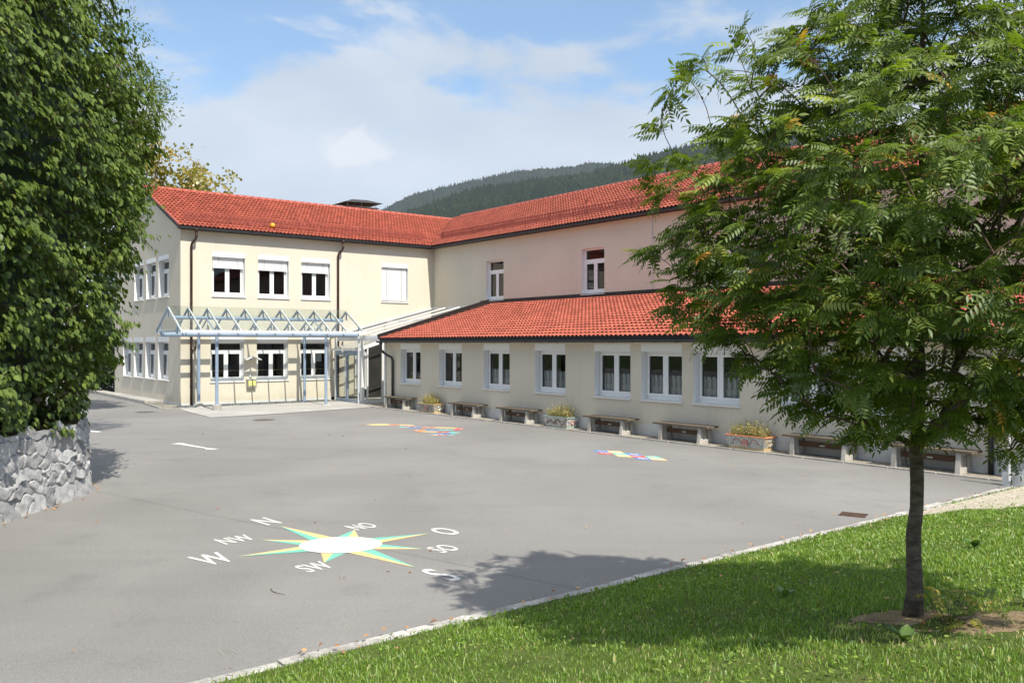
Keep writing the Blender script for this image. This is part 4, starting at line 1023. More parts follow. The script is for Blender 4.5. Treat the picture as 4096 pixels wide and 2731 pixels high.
for s, ln, lab, k, pl in ((9.0, 1.0, 'ochre mosaic flower box with a red cross motif between the first two benches', 'ochre', 'wispy dried flowers growing in the ochre mosaic flower box'),
                      (16.38, 1.0, 'white mosaic flower box with a dark vine pattern and green rim', 'white', 'tall yellowing dried flowers in the white mosaic flower box'),
                      (23.42, 1.05, 'orange-rimmed mosaic flower box with a blue and red motif', 'orange', 'sparse dried flowers in the orange-rimmed flower box')):
    make_planter(s, ln, lab, k); dry_plants(s, ln, pl, int(s*10))

# ------------------------------------------------------------------ metal stair at the frame's right
st = empty('metal_stair', (9.1, 15.72, 0), TH-math.pi/2, 'galvanised metal stair with grating treads beside the low wing', 'stair')
# local x runs along the wing towards the camera, y towards the wall; the flight climbs along +x
for y in (0.0, 1.0):
    d = MB(); d.bar((.02, y, .02), (2.6, y, 2.0), .05, .26, M['galv']); d.bar((.0, y, 0), (.0, y, .24), .05, .3, M['galv']); d.build('stringer', st)
for i in range(9):
    d = MB(); x, z = .12 + i*.27, .20 + i*.19
    d.box((x, .03, z), (x+.26, .97, z+.025), M['galv']); d.box((x, .03, z-.03), (x+.01, .97, z), M['galv'])
    for j in range(4): d.bar((x+.01, .05, z-.04-.03*j), (x+.01, .97, z-.04-.03*j), .01, .008, M['galv'])
    d.build('tread', st)
for y in (-.04, 1.04):
    d = MB(); d.tube([(-.02, y, .1), (-.02, y, 1.1), (.05, y, 1.2), (2.6, y, 3.1)], .024, M['galv'], 8); d.tube([(.0, y, .7), (2.6, y, 2.6)], .014, M['galv'], 6)
    d.tube([(1.2, y, 1.0), (1.2, y, 2.05)], .022, M['galv'], 8); d.tube([(2.5, y, 2.0), (2.5, y, 3.0)], .022, M['galv'], 8); d.build('handrail', st)

# ------------------------------------------------------------------ marks painted on the yard
def flat(d, pts, m, z=.004): d.poly([(x, y, z) for x, y in pts], m)
cx, cy = -2.21, 11.14
rose = empty('compass_rose', (cx, cy, 0), 0, 'painted green and yellow compass star with white disc and letters on the asphalt', 'painting')
tips = [(-3.31, 12.3), (-2.2, 12.06), (-1.12, 11.82), (-1.11, 10.93), (-1.1, 10.0), (-2.23, 10.24), (-3.36, 10.53), (-3.34, 11.44)]
d = MB()
ang = [math.atan2(y-cy, x-cx) for x, y in tips]
for i, (x, y) in enumerate(tips):
    am = ang[i]; hw = .36 if i % 2 == 0 else .33
    tl = (.46*math.cos(am+hw), .46*math.sin(am+hw)); tr = (.46*math.cos(am-hw), .46*math.sin(am-hw))
    z = .004 if i % 2 == 0 else .0025
    flat(d, [(0, 0), tr, (x-cx, y-cy)], M['pyellow'], z)
    flat(d, [(0, 0), (x-cx, y-cy), tl], M['pgreen'], z)
d.build('star', rose)
d = MB(); flat(d, [(.53*math.cos(t), .45*math.sin(t)) for t in np.linspace(0, 2*math.pi, 49)[:-1]], M['paintwhite'], .008); d.build('disc', rose)
upv = Vector((-.70, .714)); rtv = Vector((.714, .70))
dg = None
def letters(txt, c, h, sx, parent, z=.005, mat=None, up=upv, rt=rtv, name='letter', bold=.012):
    cu = bpy.data.curves.new('lettering', 'FONT'); cu.body = txt; cu.align_x = 'CENTER'; cu.align_y = 'CENTER'; cu.size = 1.0; cu.offset = bold; cu.space_character = 1.05
    to = bpy.data.objects.new('lettering_tmp', cu); col.objects.link(to)
    bpy.context.view_layer.update()
    me = bpy.data.meshes.new_from_object(to.evaluated_get(bpy.context.evaluated_depsgraph_get()))
    bpy.data.objects.remove(to); bpy.data.curves.remove(cu)
    n_ = len(me.vertices); co = np.zeros(n_*3, np.float32); me.vertices.foreach_get('co', co); co = co.reshape(-1, 3)
    mid = (co.max(0)+co.min(0))/2; hh = co[:, 1].max()-co[:, 1].min(); co -= mid
    k = h/hh; X = co[:, 0]*k*sx; Y = co[:, 1]*k
    out = np.stack([X*rt.x + Y*up.x, X*rt.y + Y*up.y, np.zeros(n_)], -1).astype(np.float32)
    me.vertices.foreach_set('co', out.ravel()); me.materials.clear(); me.materials.append(mat or M['paintwhite']); me.update()
    o = bpy.data.objects.new(name, me); o.location = (c[0], c[1], z); return link(o, parent)
for txt, p, h, sx in (('N', (-3.60, 12.62), .55, .46), ('NO', (-2.14, 12.27), .37, .46), ('O', (-.93, 11.95), .50, .50), ('SO', (-.87, 10.94), .36, .50), ('S', (-.80, 9.70), .62, .46), ('SW', (-2.30, 10.05), .37, .46), ('W', (-3.62, 10.42), .56, .46), ('NW', (-3.67, 11.45), .38, .46)):
    letters(txt, (p[0]-cx, p[1]-cy), h, sx, rose)
# snake game
snk = empty('snake_game', (-2.9, 26.2, 0), 0, 'painted snake game winding in coloured segments on the asphalt', 'painting')
def pts_rel(l): return [(x+2.9, y-26.2) for x, y in l]
path = [(-4.2, 27.58), (-3.95, 27.6), (-3.6, 27.6), (-3.3, 27.5), (-3.15, 27.25), (-3.35, 27.0), (-3.45, 26.85), (-3.2, 26.75), (-2.81, 26.7), (-2.4, 26.7), (-2.0, 26.6), (-1.7, 26.48), (-1.55, 26.25), (-1.75, 25.98), (-2.2, 25.92), (-2.6, 25.95), (-2.85, 25.8), (-2.65, 25.52), (-2.2, 25.38), (-1.85, 25.3), (-1.58, 25.12), (-1.75, 24.92), (-2.05, 24.8), (-2.28, 24.66), (-2.1, 24.5), (-1.85, 24.45), (-1.6, 24.47)]
cols = ['porange', 'porange', 'pyellow', 'pyellow', 'pred', 'pteal', 'pteal', 'pblue', 'porange', 'pyellow', 'pyellow', 'pred', 'pred', 'pteal', 'pblue', 'porange', 'porange', 'pyellow', 'pred', 'pteal', 'pteal', 'pblue', 'pblue', 'pyellow', 'pred', 'pteal']
pp = np.array(pts_rel(path)); tg = np.gradient(pp, axis=0); tg = tg/np.linalg.norm(tg, axis=1)[:, None]; nn = np.stack([-tg[:, 1], tg[:, 0]], -1)
hw = np.interp(np.arange(len(pp)), [0, 2, 16, 23, 26], [.13, .12, .13, .11, .03])
d = MB(); flat(d, pts_rel([(-4.72, 27.66), (-4.4, 27.38), (-4.05, 27.36), (-3.92, 27.5), (-3.92, 27.74), (-4.05, 27.88), (-4.4, 27.86)]), M['pyellow'], .006); flat(d, pts_rel([(-4.72, 27.69), (-4.95, 27.72), (-4.98, 27.68), (-4.72, 27.63)]), M['pred'], .006); d.build('snake_head', snk)
i = 0
nums = iter('123456789'*4)
while i < len(cols):
    j = i
    while j+1 < len(cols) and cols[j+1] == cols[i]: j += 1
    d = MB()
    for k in range(i, j+1):
        if k+1 < len(pp):
            q = [pp[k]+nn[k]*hw[k], pp[k]-nn[k]*hw[k], pp[k+1]-nn[k+1]*hw[k+1], pp[k+1]+nn[k+1]*hw[k+1]]
            flat(d, [tuple(z) for z in q], M[cols[i]], .004)
    sg = d.build('segment', snk)
    mid = (pp[i]+pp[min(j+1, len(pp)-1)])/2 if j == i else pp[(i+j+1)//2]
    letters(next(nums), (mid[0], mid[1]), .15, 1.0, sg, .008, up=Vector((.2, 1)).normalized(), rt=Vector((1, -.2)).normalized(), name='numeral')
    i = j+1
# hopscotch
hop = empty('hopscotch', (2.155, 20.809, 0), 0, 'painted hopscotch of ten coloured numbered squares on the asphalt', 'painting')
Av, Bv = Vector((.322, -.10)), Vector((.052, -.375))
for n_, (i, j), c in ((1, (0, 0), 'pblue'), (2, (0, 1), 'pred'), (3, (1, 0), 'pyellow'), (4, (1, 1), 'pgreen'), (5, (1, 2), 'pyellow'), (6, (2, 1), 'pblue'), (7, (2, 2), 'pred'), (8, (2, 3), 'pblue'), (9, (3, 2), 'pgreen'), (10, (3, 3), 'pyellow')):
    cc = Av*i + Bv*j; d = MB()
    e1, e2 = (Av-Bv)*.49, (Av+Bv)*.49
    e = Av*.5; f_ = Bv*.5
    flat(d, [tuple(cc-e-f_), tuple(cc+e-f_), tuple(cc+e+f_), tuple(cc-e+f_)][::-1], M[c], .004)
    sq = d.build('square', hop)
    letters(str(n_), (cc.x, cc.y), .24, .9, sq, .008, up=Vector((-.75, .66)), rt=Vector((.66, .75)), name='numeral')
# parking-bay corner marks
for pts, lab in (([[(-8.83, 22.34), (-8.72, 22.55), (-8.55, 22.51), (-8.46, 22.36), (-7.78, 21.68), (-7.50, 21.42), (-7.25, 21.36), (-7.33, 21.20), (-7.53, 21.19), (-7.62, 21.42), (-7.9, 21.64), (-8.56, 22.24)]], 'white painted bay mark standing free on the asphalt'),
                 ([[(-13.0, 26.0), (-12.64, 25.86), (-12.11, 25.48), (-12.13, 25.32), (-12.4, 25.4), (-13.0, 25.75)]], 'white painted bay mark ending beside the stone wall')):
    d = MB()
    c = np.mean(pts[0], 0)
    flat(d, [(x-c[0], y-c[1]) for x, y in pts[0]][::-1], M['paintwhite'], .004)
    o = d.build('bay_mark', loc=(c[0], c[1], 0)); tag(o, lab, 'road mark', 'white bay marks')
# a fallen twig and two chalk scribbles on the asphalt
d = MB(); d.tube([(-.11, .14, .004), (-.10, .06, .008), (-.05, -.02, .006), (.02, -.08, .008), (.10, -.12, .004)], [.002, .0032, .0034, .003, .002], M['twig'], 6)
tag(d.build('twig', smooth=True, loc=(-2.45, 9.05, 0)), 'thin curved fallen twig on the asphalt below the compass star', 'twig')
for (x, y, lab, st_) in ((-2.42, 7.25, 'short parallel chalk strokes on the asphalt near the lower kerb', [((-.10, .10), (.02, -.06)), ((-.06, .11), (.07, -.05)), ((-.02, .10), (.11, -.06)), ((.03, .08), (.12, -.03))]),
                    (-1.55, 7.98, 'faint chalk scribble on the asphalt beside the kerb', [((-.06, -.04), (-.02, .05)), ((-.02, .05), (.02, -.03)), ((.02, -.03), (.06, .06)), ((.06, .06), (.08, -.02))])):
    d = MB()
    for (p, q) in st_: d.bar((p[0], p[1], .0035), (q[0], q[1], .0035), .0035, .003, M['concrete'])
    tag(d.build('chalk_scribble', loc=(x, y, 0)), lab, 'chalk mark', 'chalk marks on the asphalt')
# drain grate and manholes
gr = empty('drain_grate', (5.18, 13.1, 0), R(-32), 'rusty square drain grate set in the asphalt near the lawn', 'grate')
d = MB(); d.box((-.19, -.15, -.02), (.19, .15, .003), M['hole']); d.build('pit', gr)
d = MB()
for i in range(10): x = -.17+.0378*i; d.box((x-.010, -.14, .0), (x+.010, .14, .010), M['rust'])
d.box((-.19, -.15, 0), (.19, -.135, .011), M['rust']); d.box((-.19, .135, 0), (.19, .15, .011), M['rust']); d.box((-.19, -.006, .0), (.19, .006, .009), M['rust']); d.build('grille', gr)
for p, lab in (((-13.95, 32.75), 'round manhole cover by the building corner'), ((-8.46, 29.4), 'round manhole cover before the concrete apron')):
    d = MB(); d.lathe((0, 0, 0), [(.36, -.01), (.36, .005), (.31, .005)], M['iron'], 24); d.lathe((0, 0, 0), [(.30, -.01), (.30, .007), (.24, .007), (.24, .004), (.1, .004), (.1, .008)], M['iron'], 24)
    o = d.build('manhole_cover', loc=(p[0], p[1], 0)); tag(o, lab, 'manhole cover', 'manhole covers')

# ------------------------------------------------------------------ stone wall (left)
def wall_path(t):
    """distance along the retaining wall -> point and outward normal; straight run then a rounded end"""
    y_end = 14.6; r_ = 2.0; x0 = -7.44
    if t < y_end - 4: return (x0 - .02*math.sin(t), 4+t), (1, 0)
    a = min((t-(y_end-4))/r_, 2.2)
    ex = max(0, (t-(y_end-4)) - 2.2*r_)
    px, py = x0 - r_ + r_*math.cos(a), y_end + r_*math.sin(a)
    return (px - ex*math.sin(a), py + ex*math.cos(a)), (math.cos(a), math.sin(a))
TL = 18.; nu, nz = 1150, 84; WH = 1.25
r = np.random.default_rng(4)
cells = []
z = 0.; row = 0
while z < WH+.1:
    hgt = r.uniform(.19, .29); u = -r.uniform(0, .3)
    while u < TL:
        ln = r.uniform(.26, .56); cells.append((u+ln/2, z+hgt/2+r.uniform(-.05, .05), ln/2, hgt/2)); u += ln
    z += hgt; row += 1
cells = np.array(cells)
uu = np.linspace(0, TL, nu); zz = np.linspace(-.05, WH, nz)
UG, ZG = np.meshgrid(uu, zz, indexing='ij')
Uw = UG + .05*np.sin(ZG*9+UG*5) + .03*np.sin(ZG*21-UG*13); Zw = ZG + .035*np.sin(UG*8+1) + .02*np.sin(UG*21+ZG*9)
best = np.full(UG.shape, 9.); second = np.full(UG.shape, 9.); who = np.zeros(UG.shape, int)
for k, (cu_, cz_, hu, hz) in enumerate(cells):
    sl = (uu > cu_-1) & (uu < cu_+1)
    dd_ = np.sqrt(((Uw[sl]-cu_)/hu)**2 + ((Zw[sl]-cz_)/hz)**2)
    b_, s_, w_ = best[sl], second[sl], who[sl]
    near = dd_ < b_
    s_ = np.where(near, b_, np.minimum(s_, dd_)); w_ = np.where(near, k, w_); b_ = np.where(near, dd_, b_)
    best[sl], second[sl], who[sl] = b_, s_, w_
edge = np.clip((second-best)/.34, 0, 1)
kt = r.random((len(cells), 4))
tilt = (kt[who][..., 0]-.5)*.16*(UG-cells[who][..., 0])/.3 + (kt[who][..., 1]-.5)*.14*(ZG-cells[who][..., 1])/.2
rough = .008*np.sin(UG*23+ZG*17+kt[who][..., 1]*9)*np.sin(ZG*29-UG*11) + .012*np.sin(UG*19+ZG*27+kt[who][..., 2]*9)
sm = np.clip((edge-.10)/.30, 0, 1); sm = sm*sm*(3-2*sm)
facet = .014*np.abs(np.sin(UG*7.3+ZG*4.1+kt[who][..., 2]*20)) + .010*np.abs(np.sin(UG*5.1-ZG*11.7+kt[who][..., 3]*20))
disp = sm*(.034 + tilt*.6 + facet*.8 + rough*.5) + (1-sm)*.006*np.sin(UG*50)*np.sin(ZG*47) - .02
V = np.zeros((nu, nz, 3))
for i, t in enumerate(uu):
    (px, py), (nx, ny) = wall_path(t); batter = (WH-zz)*.05
    V[i, :, 0] = px + nx*(disp[i]+batter); V[i, :, 1] = py + ny*(disp[i]+batter); V[i, :, 2] = zz
V[:, -1, 2] += np.array([.06*math.sin(t*7)+.04*math.sin(t*17) for t in uu])
idx = np.arange(nu*nz).reshape(nu, nz)
F = np.stack([idx[:-1, :-1], idx[1:, :-1], idx[1:, 1:], idx[:-1, 1:]], -1).reshape(-1, 4)
tint = np.where(edge > .17, .34 + .66*kt[who][..., 3], .25*kt[who][..., 2])
sw = empty('stone_wall', (-8.5, 12, 0), 0, 'low curved retaining wall of rough grey granite blocks under the climber', 'wall')
def rel(V, o): return np.asarray(V, float).reshape(-1, 3) - np.array(o.location)
np_mesh('stonework', rel(V, sw), F, M['stone'], tint.ravel(), sw)
d = MB(); ring = [wall_path(t) for t in np.linspace(0, TL, 60)]
for (p, n_), (q, m_) in zip(ring[:-1], ring[1:]):
    d.poly([(p[0]+8.5, p[1]-12, WH-.05), (q[0]+8.5, q[1]-12, WH-.05), (q[0]-m_[0]*1.6+8.5, q[1]-m_[1]*1.6-12, WH-.05), (p[0]-n_[0]*1.6+8.5, p[1]-n_[1]*1.6-12, WH-.05)], M['soil'])
d.build('earth_fill', sw)

# ------------------------------------------------------------------ climber-covered mass above the wall
def heart():
    out = [(.02, 0), (.06, .30), (.26, .46), (.55, .38), (.82, .17), (1.0, 0)]
    V = [(0.06, 0, 0)] + [(x, y, .10*abs(y)*2 - .06*x*x) for x, y in out[1:-1]] + [(1.0, 0, -.07)] + [(x, -y, .10*abs(y)*2 - .06*x*x) for x, y in out[1:-1]] + [(.5, 0, -.04)]
    # 0 base,1-4 left,5 tip,6-9 right,10 mid
    F = [(0, 10, 1), (1, 10, 2), (2, 10, 3), (3, 10, 4), (4, 10, 5), (0, 6, 10), (6, 7, 10), (7, 8, 10), (8, 9, 10), (9, 5, 10)]
    return np.array(V), np.array(F)
HV, HF = heart()
hedge = empty('climbing_plant', (-9.0, 12, 1.2), 0, 'tall dense dark green climber with heart-shaped leaves spilling over the stone wall', 'climber')
r = np.random.default_rng(21)
def hsurf(t, z):
    (px, py), (nx, ny) = wall_path(t)
    o = np.interp(z, [1.1, 1.5, 2.6, 3.7, 4.8, 5.7, 6.8, 7.6, 8.6, 10., 11.], [-.12, .02, .34, .60, .80, .96, .94, .74, .38, -.45, -1.7])
    return np.array([px + nx*o, py + ny*o, z]), np.array([nx, ny, 0.])
def lump(t, z): return .22*math.sin(t*1.9+z*1.3)*math.sin(z*1.7-t*.6) + .13*math.sin(t*4.3-z*2.9) + .10*math.sin(z*5.2+t*2.2)
T_l, X_l, Z_l, S_l, tin = [], [], [], [], []
twg = MB()
nspr = 7600
for i in range(nspr):
    t = r.uniform(3.0, 17.0); z = 1.15 + 9.3*r.random()**1.05
    p, nrm = hsurf(t, z); lp = lump(t, z)
    if lp < -.16 and r.random() < .75: continue
    if math.sin(z*6.3 + t*.9 + 1.3*math.sin(t*1.7)) < -.35 and r.random() < .5: continue
    tang = np.array([-nrm[1], nrm[0], 0])
    p = p + nrm*(lp + r.normal(0, .07) - .12)
    dirv = unit(nrm*r.uniform(-.05, .35) + tang*(1 if r.random() < .5 else -1)*r.uniform(.6, 1.) + np.array([0, 0, r.uniform(-.22, .22)]))
    ln = r.uniform(.35, .75); k = r.integers(6, 11)
    if r.random() < .02: ln *= .9; dirv = unit(dirv*.4 + nrm*.8); k += 2
    if z < 2.0: k = 5; ln *= .6
    base_t = r.random()*.55
    prev = None
    for j in range(k):
        f = (j+.5)/k
        q = p + dirv*ln*f + np.array([0, 0, -.12*ln*f*f]) + r.normal(0, .022, 3)
        side = 1 if j % 2 else -1
        x = unit(np.array([0, 0, -.85]) + nrm*r.uniform(.2, .8) + tang*side*r.uniform(.0, .55) + r.normal(0, .12, 3))
        zz_ = unit(nrm*1.0 + np.array([0, 0, r.uniform(.2, 1.0)]) + r.normal(0, .22, 3))
        T_l.append(q); X_l.append(x); Z_l.append(zz_); S_l.append(r.uniform(.078, .122)*(.85 if z > 8 else 1)); tin.append(min(1, max(0, base_t + r.random()*.45)))
    if i % 4 == 0: twg.tube([tuple(p - nrm*.25 - np.array(hedge.location)), tuple(p + dirv*ln*.5 - np.array(hedge.location)), tuple(p + dirv*ln + np.array([0, 0, -.22*ln]) - np.array(hedge.location))], [.007, .005, .003], M['twig'], 3, False)
# inner leaves: deeper, random
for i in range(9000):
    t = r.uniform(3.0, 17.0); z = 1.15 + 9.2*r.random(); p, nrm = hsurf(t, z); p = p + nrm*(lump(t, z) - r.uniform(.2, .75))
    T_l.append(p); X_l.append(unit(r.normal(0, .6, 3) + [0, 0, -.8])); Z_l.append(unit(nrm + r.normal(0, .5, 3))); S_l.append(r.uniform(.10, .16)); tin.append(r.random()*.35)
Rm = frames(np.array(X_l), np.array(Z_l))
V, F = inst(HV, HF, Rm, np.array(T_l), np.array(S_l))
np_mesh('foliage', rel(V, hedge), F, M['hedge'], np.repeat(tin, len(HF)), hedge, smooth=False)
twg.build('twigs', hedge)
sb = MB()
for i in range(14):
    t = 3.5 + i*.95; (px, py), (nx, ny) = wall_path(t); q = np.array([px-nx*.9, py-ny*.9, 1.1]) - np.array(hedge.location)
    pts = [tuple(q + np.array([r.normal(0, .15)*f, r.normal(0, .15)*f, 9.0*f])) for f in (0, .25, .5, .75, 1)]
    sb.tube(pts, [.07, .06, .05, .035, .015], M['bark'], 6)
sb.build('stems', hedge, smooth=True)
# dark sheet inside, inner shade put into its colour, closes the view through
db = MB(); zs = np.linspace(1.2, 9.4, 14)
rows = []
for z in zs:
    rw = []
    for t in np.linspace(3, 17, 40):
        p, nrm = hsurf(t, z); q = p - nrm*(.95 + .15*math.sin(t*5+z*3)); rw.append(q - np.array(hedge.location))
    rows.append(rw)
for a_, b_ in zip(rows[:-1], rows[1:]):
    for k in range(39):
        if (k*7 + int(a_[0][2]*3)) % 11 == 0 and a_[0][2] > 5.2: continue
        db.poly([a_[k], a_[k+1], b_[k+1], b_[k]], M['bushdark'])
db.build('inner_shade_sheet', hedge)

# ------------------------------------------------------------------ generic leafy trees (background)
def simple_leaf(w=.5): return np.array([(0, 0, 0), (.3, w*.5, .03), (.7, w*.4, .0), (1, 0, -.08), (.7, -w*.4, .0), (.3, -w*.5, .03), (.5, 0, -.03)]), np.array([(0, 6, 1), (1, 6, 2), (2, 6, 3), (3, 6, 4), (4, 6, 5), (5, 6, 0)])
def maple_leaf():
    a = np.radians([180, 150, 120, 80, 62, 35, 20, 0, -20, -35, -62, -80, -120, -150]); rr = [.05, .3, .42, .36, .62, .45, .5, .75, .5, .45, .62, .36, .42, .3]
    V = [(.3, 0, -.03)] + [(.3 + q*math.cos(t), q*math.sin(t), .05*math.cos(3*t)) for q, t in zip(rr, a)]
    F = [(0, i, i+1) for i in range(1, 14)] + [(0, 14, 1)]
    return np.array(V), np.array(F)
def leafy_tree(name, label, cat, base, trunk_pts, trunk_r, ells, nclump, nleaf, size, proto, mat, seed, group=None, spread=.35, droop=.4, limbs=12):
    r = np.random.default_rng(seed)
    root = empty(name, base, 0, label, cat, group)
    tb = MB(); tb.tube(trunk_pts, trunk_r, M['bark'], 9)
    top = np.array(trunk_pts[-1]); midp = np.array(trunk_pts[len(trunk_pts)//2])
    T, X, Z, tint = [], [], [], []
    per = nleaf//nclump
    for i in range(nclump):
        e = ells[r.integers(len(ells))]; c, rad = np.array(e[0]), np.array(e[1])
        d = unit(r.normal(0, 1, 3)); cc = c + d*rad*r.uniform(.35, 1.0)**.5
        if i < limbs:
            tb.tube([tuple(midp*(1-.5*i/limbs)+top*(.5*i/limbs)), tuple((midp+cc)/2 + r.normal(0, .2, 3)), tuple(cc)], [trunk_r[-1]*.9, trunk_r[-1]*.5, .012], M['bark'], 6)
        q = cc + r.normal(0, 1, (per, 3))*spread*np.array([1, 1, .7])
        T.append(q); o = unit(q - c)
        X.append(unit(o*.6 + r.normal(0, .6, (per, 3)) + [0, 0, -droop])); Z.append(unit(o + r.normal(0, .5, (per, 3)) + [0, 0, .6]))
        tint.append(np.clip(r.random()*.6 + r.random(per)*.45, 0, 1))
    T = np.concatenate(T); V, F = inst(proto[0], proto[1], frames(np.concatenate(X), np.concatenate(Z)), T, r.uniform(.75, 1.25, len(T))*size)
    tb.build('trunk', root, smooth=True)
    np_mesh('crown', V, F, mat, np.repeat(np.concatenate(tint), len(proto[1])), root)
    return root
leafy_tree('maple_tree', 'dark maple boughs hanging over the top of the climber', 'tree', (-10.6, 12.6, 1.2), [(0, 0, 0), (.1, 0, 3), (.3, .1, 6), (.4, .1, 8.5)], [.22, .19, .15, .1],
           [((2.2, -1.0, 8.6), (2.0, 2.2, 1.3)), ((1.2, .6, 9.8), (2.2, 2.4, 1.5)), ((2.4, 1.2, 9.0), (1.6, 1.6, 1.1))], 130, 5200, .21, maple_leaf(), M['maple'], 31)
leafy_tree('robinia_tree', 'pale fine-leaved tree rising behind the climber against the sky', 'tree', (-11.9, 21.5, 0), [(0, 0, 0), (.3, 0, 4), (1.4, .1, 8), (2.2, .1, 10)], [.16, .14, .1, .06],
           [((1.95, 0, 9.6), (1.15, 1.3, 1.9)), ((1.6, 0, 7.6), (1.5, 1.4, 1.6)), ((2.5, .0, 8.6), (.9, .8, .9))], 90, 6300, .085, simple_leaf(.42), M['robinia'], 32, spread=.17)
leafy_tree('autumn_tree', 'yellow-brown autumn tree showing above the roof ridge', 'tree', (-24.6, 61, 0), [(0, 0, 0), (0, 0, 6), (.3, 0, 12)], [.3, .25, .14],
           [((.4, 0, 14.0), (2.6, 2.6, 2.6)), ((2.9, 0, 13.2), (2.0, 2., 2.2)), ((-2.2, 0, 15.2), (2.2, 2.2, 2.8))], 100, 5200, .25, simple_leaf(.8), M['autumn'], 33, spread=.42)
leafy_tree('broadleaf_tree', 'green tree with browning tips between the climber and the autumn tree', 'tree', (-15.6, 30.5, 0), [(0, 0, 0), (0, 0, 4), (.2, 0, 8)], [.22, .18, .1],
           [((1.0, 0, 9.8), (1.7, 1.8, 2.6)), ((1.0, 0, 7.6), (1.5, 1.6, 2.4))], 110, 7000, .16, simple_leaf(.85), M['hedge'], 34, spread=.22)
leafy_tree('shrub', 'dark shrub filling the gap beside the gable wall', 'shrub', (-22.3, 46.4, 0), [(0, 0, 0), (0, 0, .6), (.05, 0, 1.4)], [.08, .06, .04],
           [((0.2, 0, 1.7), (1.5, 1.4, 1.8)), ((-1.9, .8, 2.6), (1.9, 1.6, 2.7))], 110, 7800, .15, simple_leaf(.8), M['bushdark'], 35, spread=.3)

# ------------------------------------------------------------------ the rowan in the foreground
def pinnate(npair=6, droop=.30, seed=0, lw=.115, ll=.36):
    r = np.random.default_rng(seed); V, F = [], []
    def rach(t): return np.array([t, 0, .10*t - droop*t*t])
    def leaflet(p, d, n, L_, w):
        d = unit(d); s_ = unit(np.cross(n, d)); n = np.cross(d, s_); i = len(V)
        for f, q, hz in ((0, 0, 0), (.28, .9, .10), (.62, .85, .08), (1, 0, -.16), (.62, -.85, .08), (.28, -.9, .10), (.5, 0, 0)):
            V.append(p + d*L_*f + s_*w*.5*q*1.0 + n*(hz*w - .10*L_*f*f))
        for a, b in ((0, 1), (1, 2), (2, 3), (3, 4), (4, 5), (5, 0)): F.append((i+a, i+6, i+b))
    for k in range(npair):
        t = .22 + .68*k/(npair-1); p = rach(t); sc_ = 1.0 - .22*abs(k-2.2)/npair*1.6
        for sg in (-1, 1):
            d = np.array([.38 + r.normal(0, .06), sg*1.0, -.30 + r.normal(0, .12)]); leaflet(p, d, np.array([.1, 0, 1.0]), ll*sc_, lw*sc_*1.15)
    leaflet(rach(1.0), np.array([1, 0, -.55]), np.array([.5, 0, 1.]), ll*.95, lw*1.1)
    # rachis
    i = len(V)
    for t in (0, .5, 1.0):
        q = rach(t); V.append(q + [0, .006, 0]); V.append(q - [0, .006, 0])
    F += [(i, i+1, i+3), (i, i+3, i+2), (i+2, i+3, i+5), (i+2, i+5, i+4)]
    return np.array(V), np.array(F)
TB = np.array([3.15, 6.78, .44])
rowan = empty('rowan_tree', tuple(TB), 0, 'young rowan tree with feathery leaves and dark bare trunk on the lawn', 'tree')
r = np.random.default_rng(77)
ZK = [1.85, 2.1, 2.4, 2.8, 3.4, 4.2, 4.8, 5.3, 5.8, 6.2]; RK = [.5, .95, 1.5, 2.0, 2.1, 1.85, 1.30, .80, .42, .12]
def axis(z): f = np.clip((z-.44)/6.2, 0, 1); return np.stack([3.15 + .10*np.sin(f*2.2) + 0*f, 6.78 + .04*np.sin(f*3), z], -1)
nodes = [axis(z) for z in np.linspace(.44, 5.9, 26)]; par = [-1] + list(range(25)); cnt = len(nodes)
fixed_r = list(np.interp(np.linspace(.44, 5.9, 26), [.44, .6, 1.0, 2.0, 3.0, 4.5, 6.3], [.074, .063, .055, .049, .040, .024, .007]))
tg_ = []
NT = 1480
while len(tg_) < NT:
    z = r.uniform(1.85, 6.1); R_ = np.interp(z, ZK, RK)
    if r.random() > (R_/2.25)**1.3: continue
    th = r.uniform(0, 2*math.pi); rr = R_*(r.random()**.42)*(1.0 + (.10 if r.random() < .2 else (.20 if r.random() < .05 else 0)))
    th_b = 1 + .10*math.sin(th*3+z*2)
    p = axis(np.array(z)) + np.array([.94*rr*th_b*math.cos(th) - .08, rr*th_b*math.sin(th)*(.55 if math.sin(th) > 0 else .88) - .42, r.normal(0, .06)])
    tg_.append(p)
for q_ in range(34):      # long free shoots at the upper rim
    z = r.uniform(3.5, 4.9); th = r.uniform(math.pi*.62, math.pi*1.38) if q_ % 3 else r.uniform(0, 6.28); R_ = np.interp(z, ZK, RK)
    tg_.append(axis(np.array(z)) + np.array([(R_*.98+.16)*math.cos(th) - .08, (R_*1.0+.1)*math.sin(th)*.6 - .35, .30]))
NT = len(tg_)
tg_.sort(key=lambda p: np.linalg.norm((p-axis(np.array(p[2])))[:2]))
child_paths = []; tips_ = []
nodes_np = np.zeros((26+len(tg_)*5, 3)); nodes_np[:26] = np.array(nodes)
for p in tg_:
    q = nodes_np[:cnt]
    dv = p - q; dist = np.linalg.norm(dv, axis=1)
    horiz = np.linalg.norm(q[:, :2] - axis(np.array(p[2]))[:2], axis=1)
    up = q[:, 2] - (p[2] - .55*np.minimum(dist, 1.3))      # branches leave lower than they end
    cost = dist + .8*np.maximum(up, 0) + .25*np.abs(up) + np.where(q[:, 2] < 1.75, 9, 0)
    j = int(np.argmin(cost)); s0 = nodes_np[j]
    ns = 4 if dist[j] > .5 else 3
    prev = j; perp = r.normal(0, .05, 3)*dist[j]
    for k in range(1, ns+1):
        f = k/ns; pt = s0*(1-f) + p*f + perp*math.sin(f*3.14) + np.array([0, 0, .10*dist[j]*math.sin(f*3.14)])
        nodes_np[cnt] = pt; par.append(prev); prev = cnt; cnt += 1; fixed_r.append(0)
    tips_.append((prev, s0))
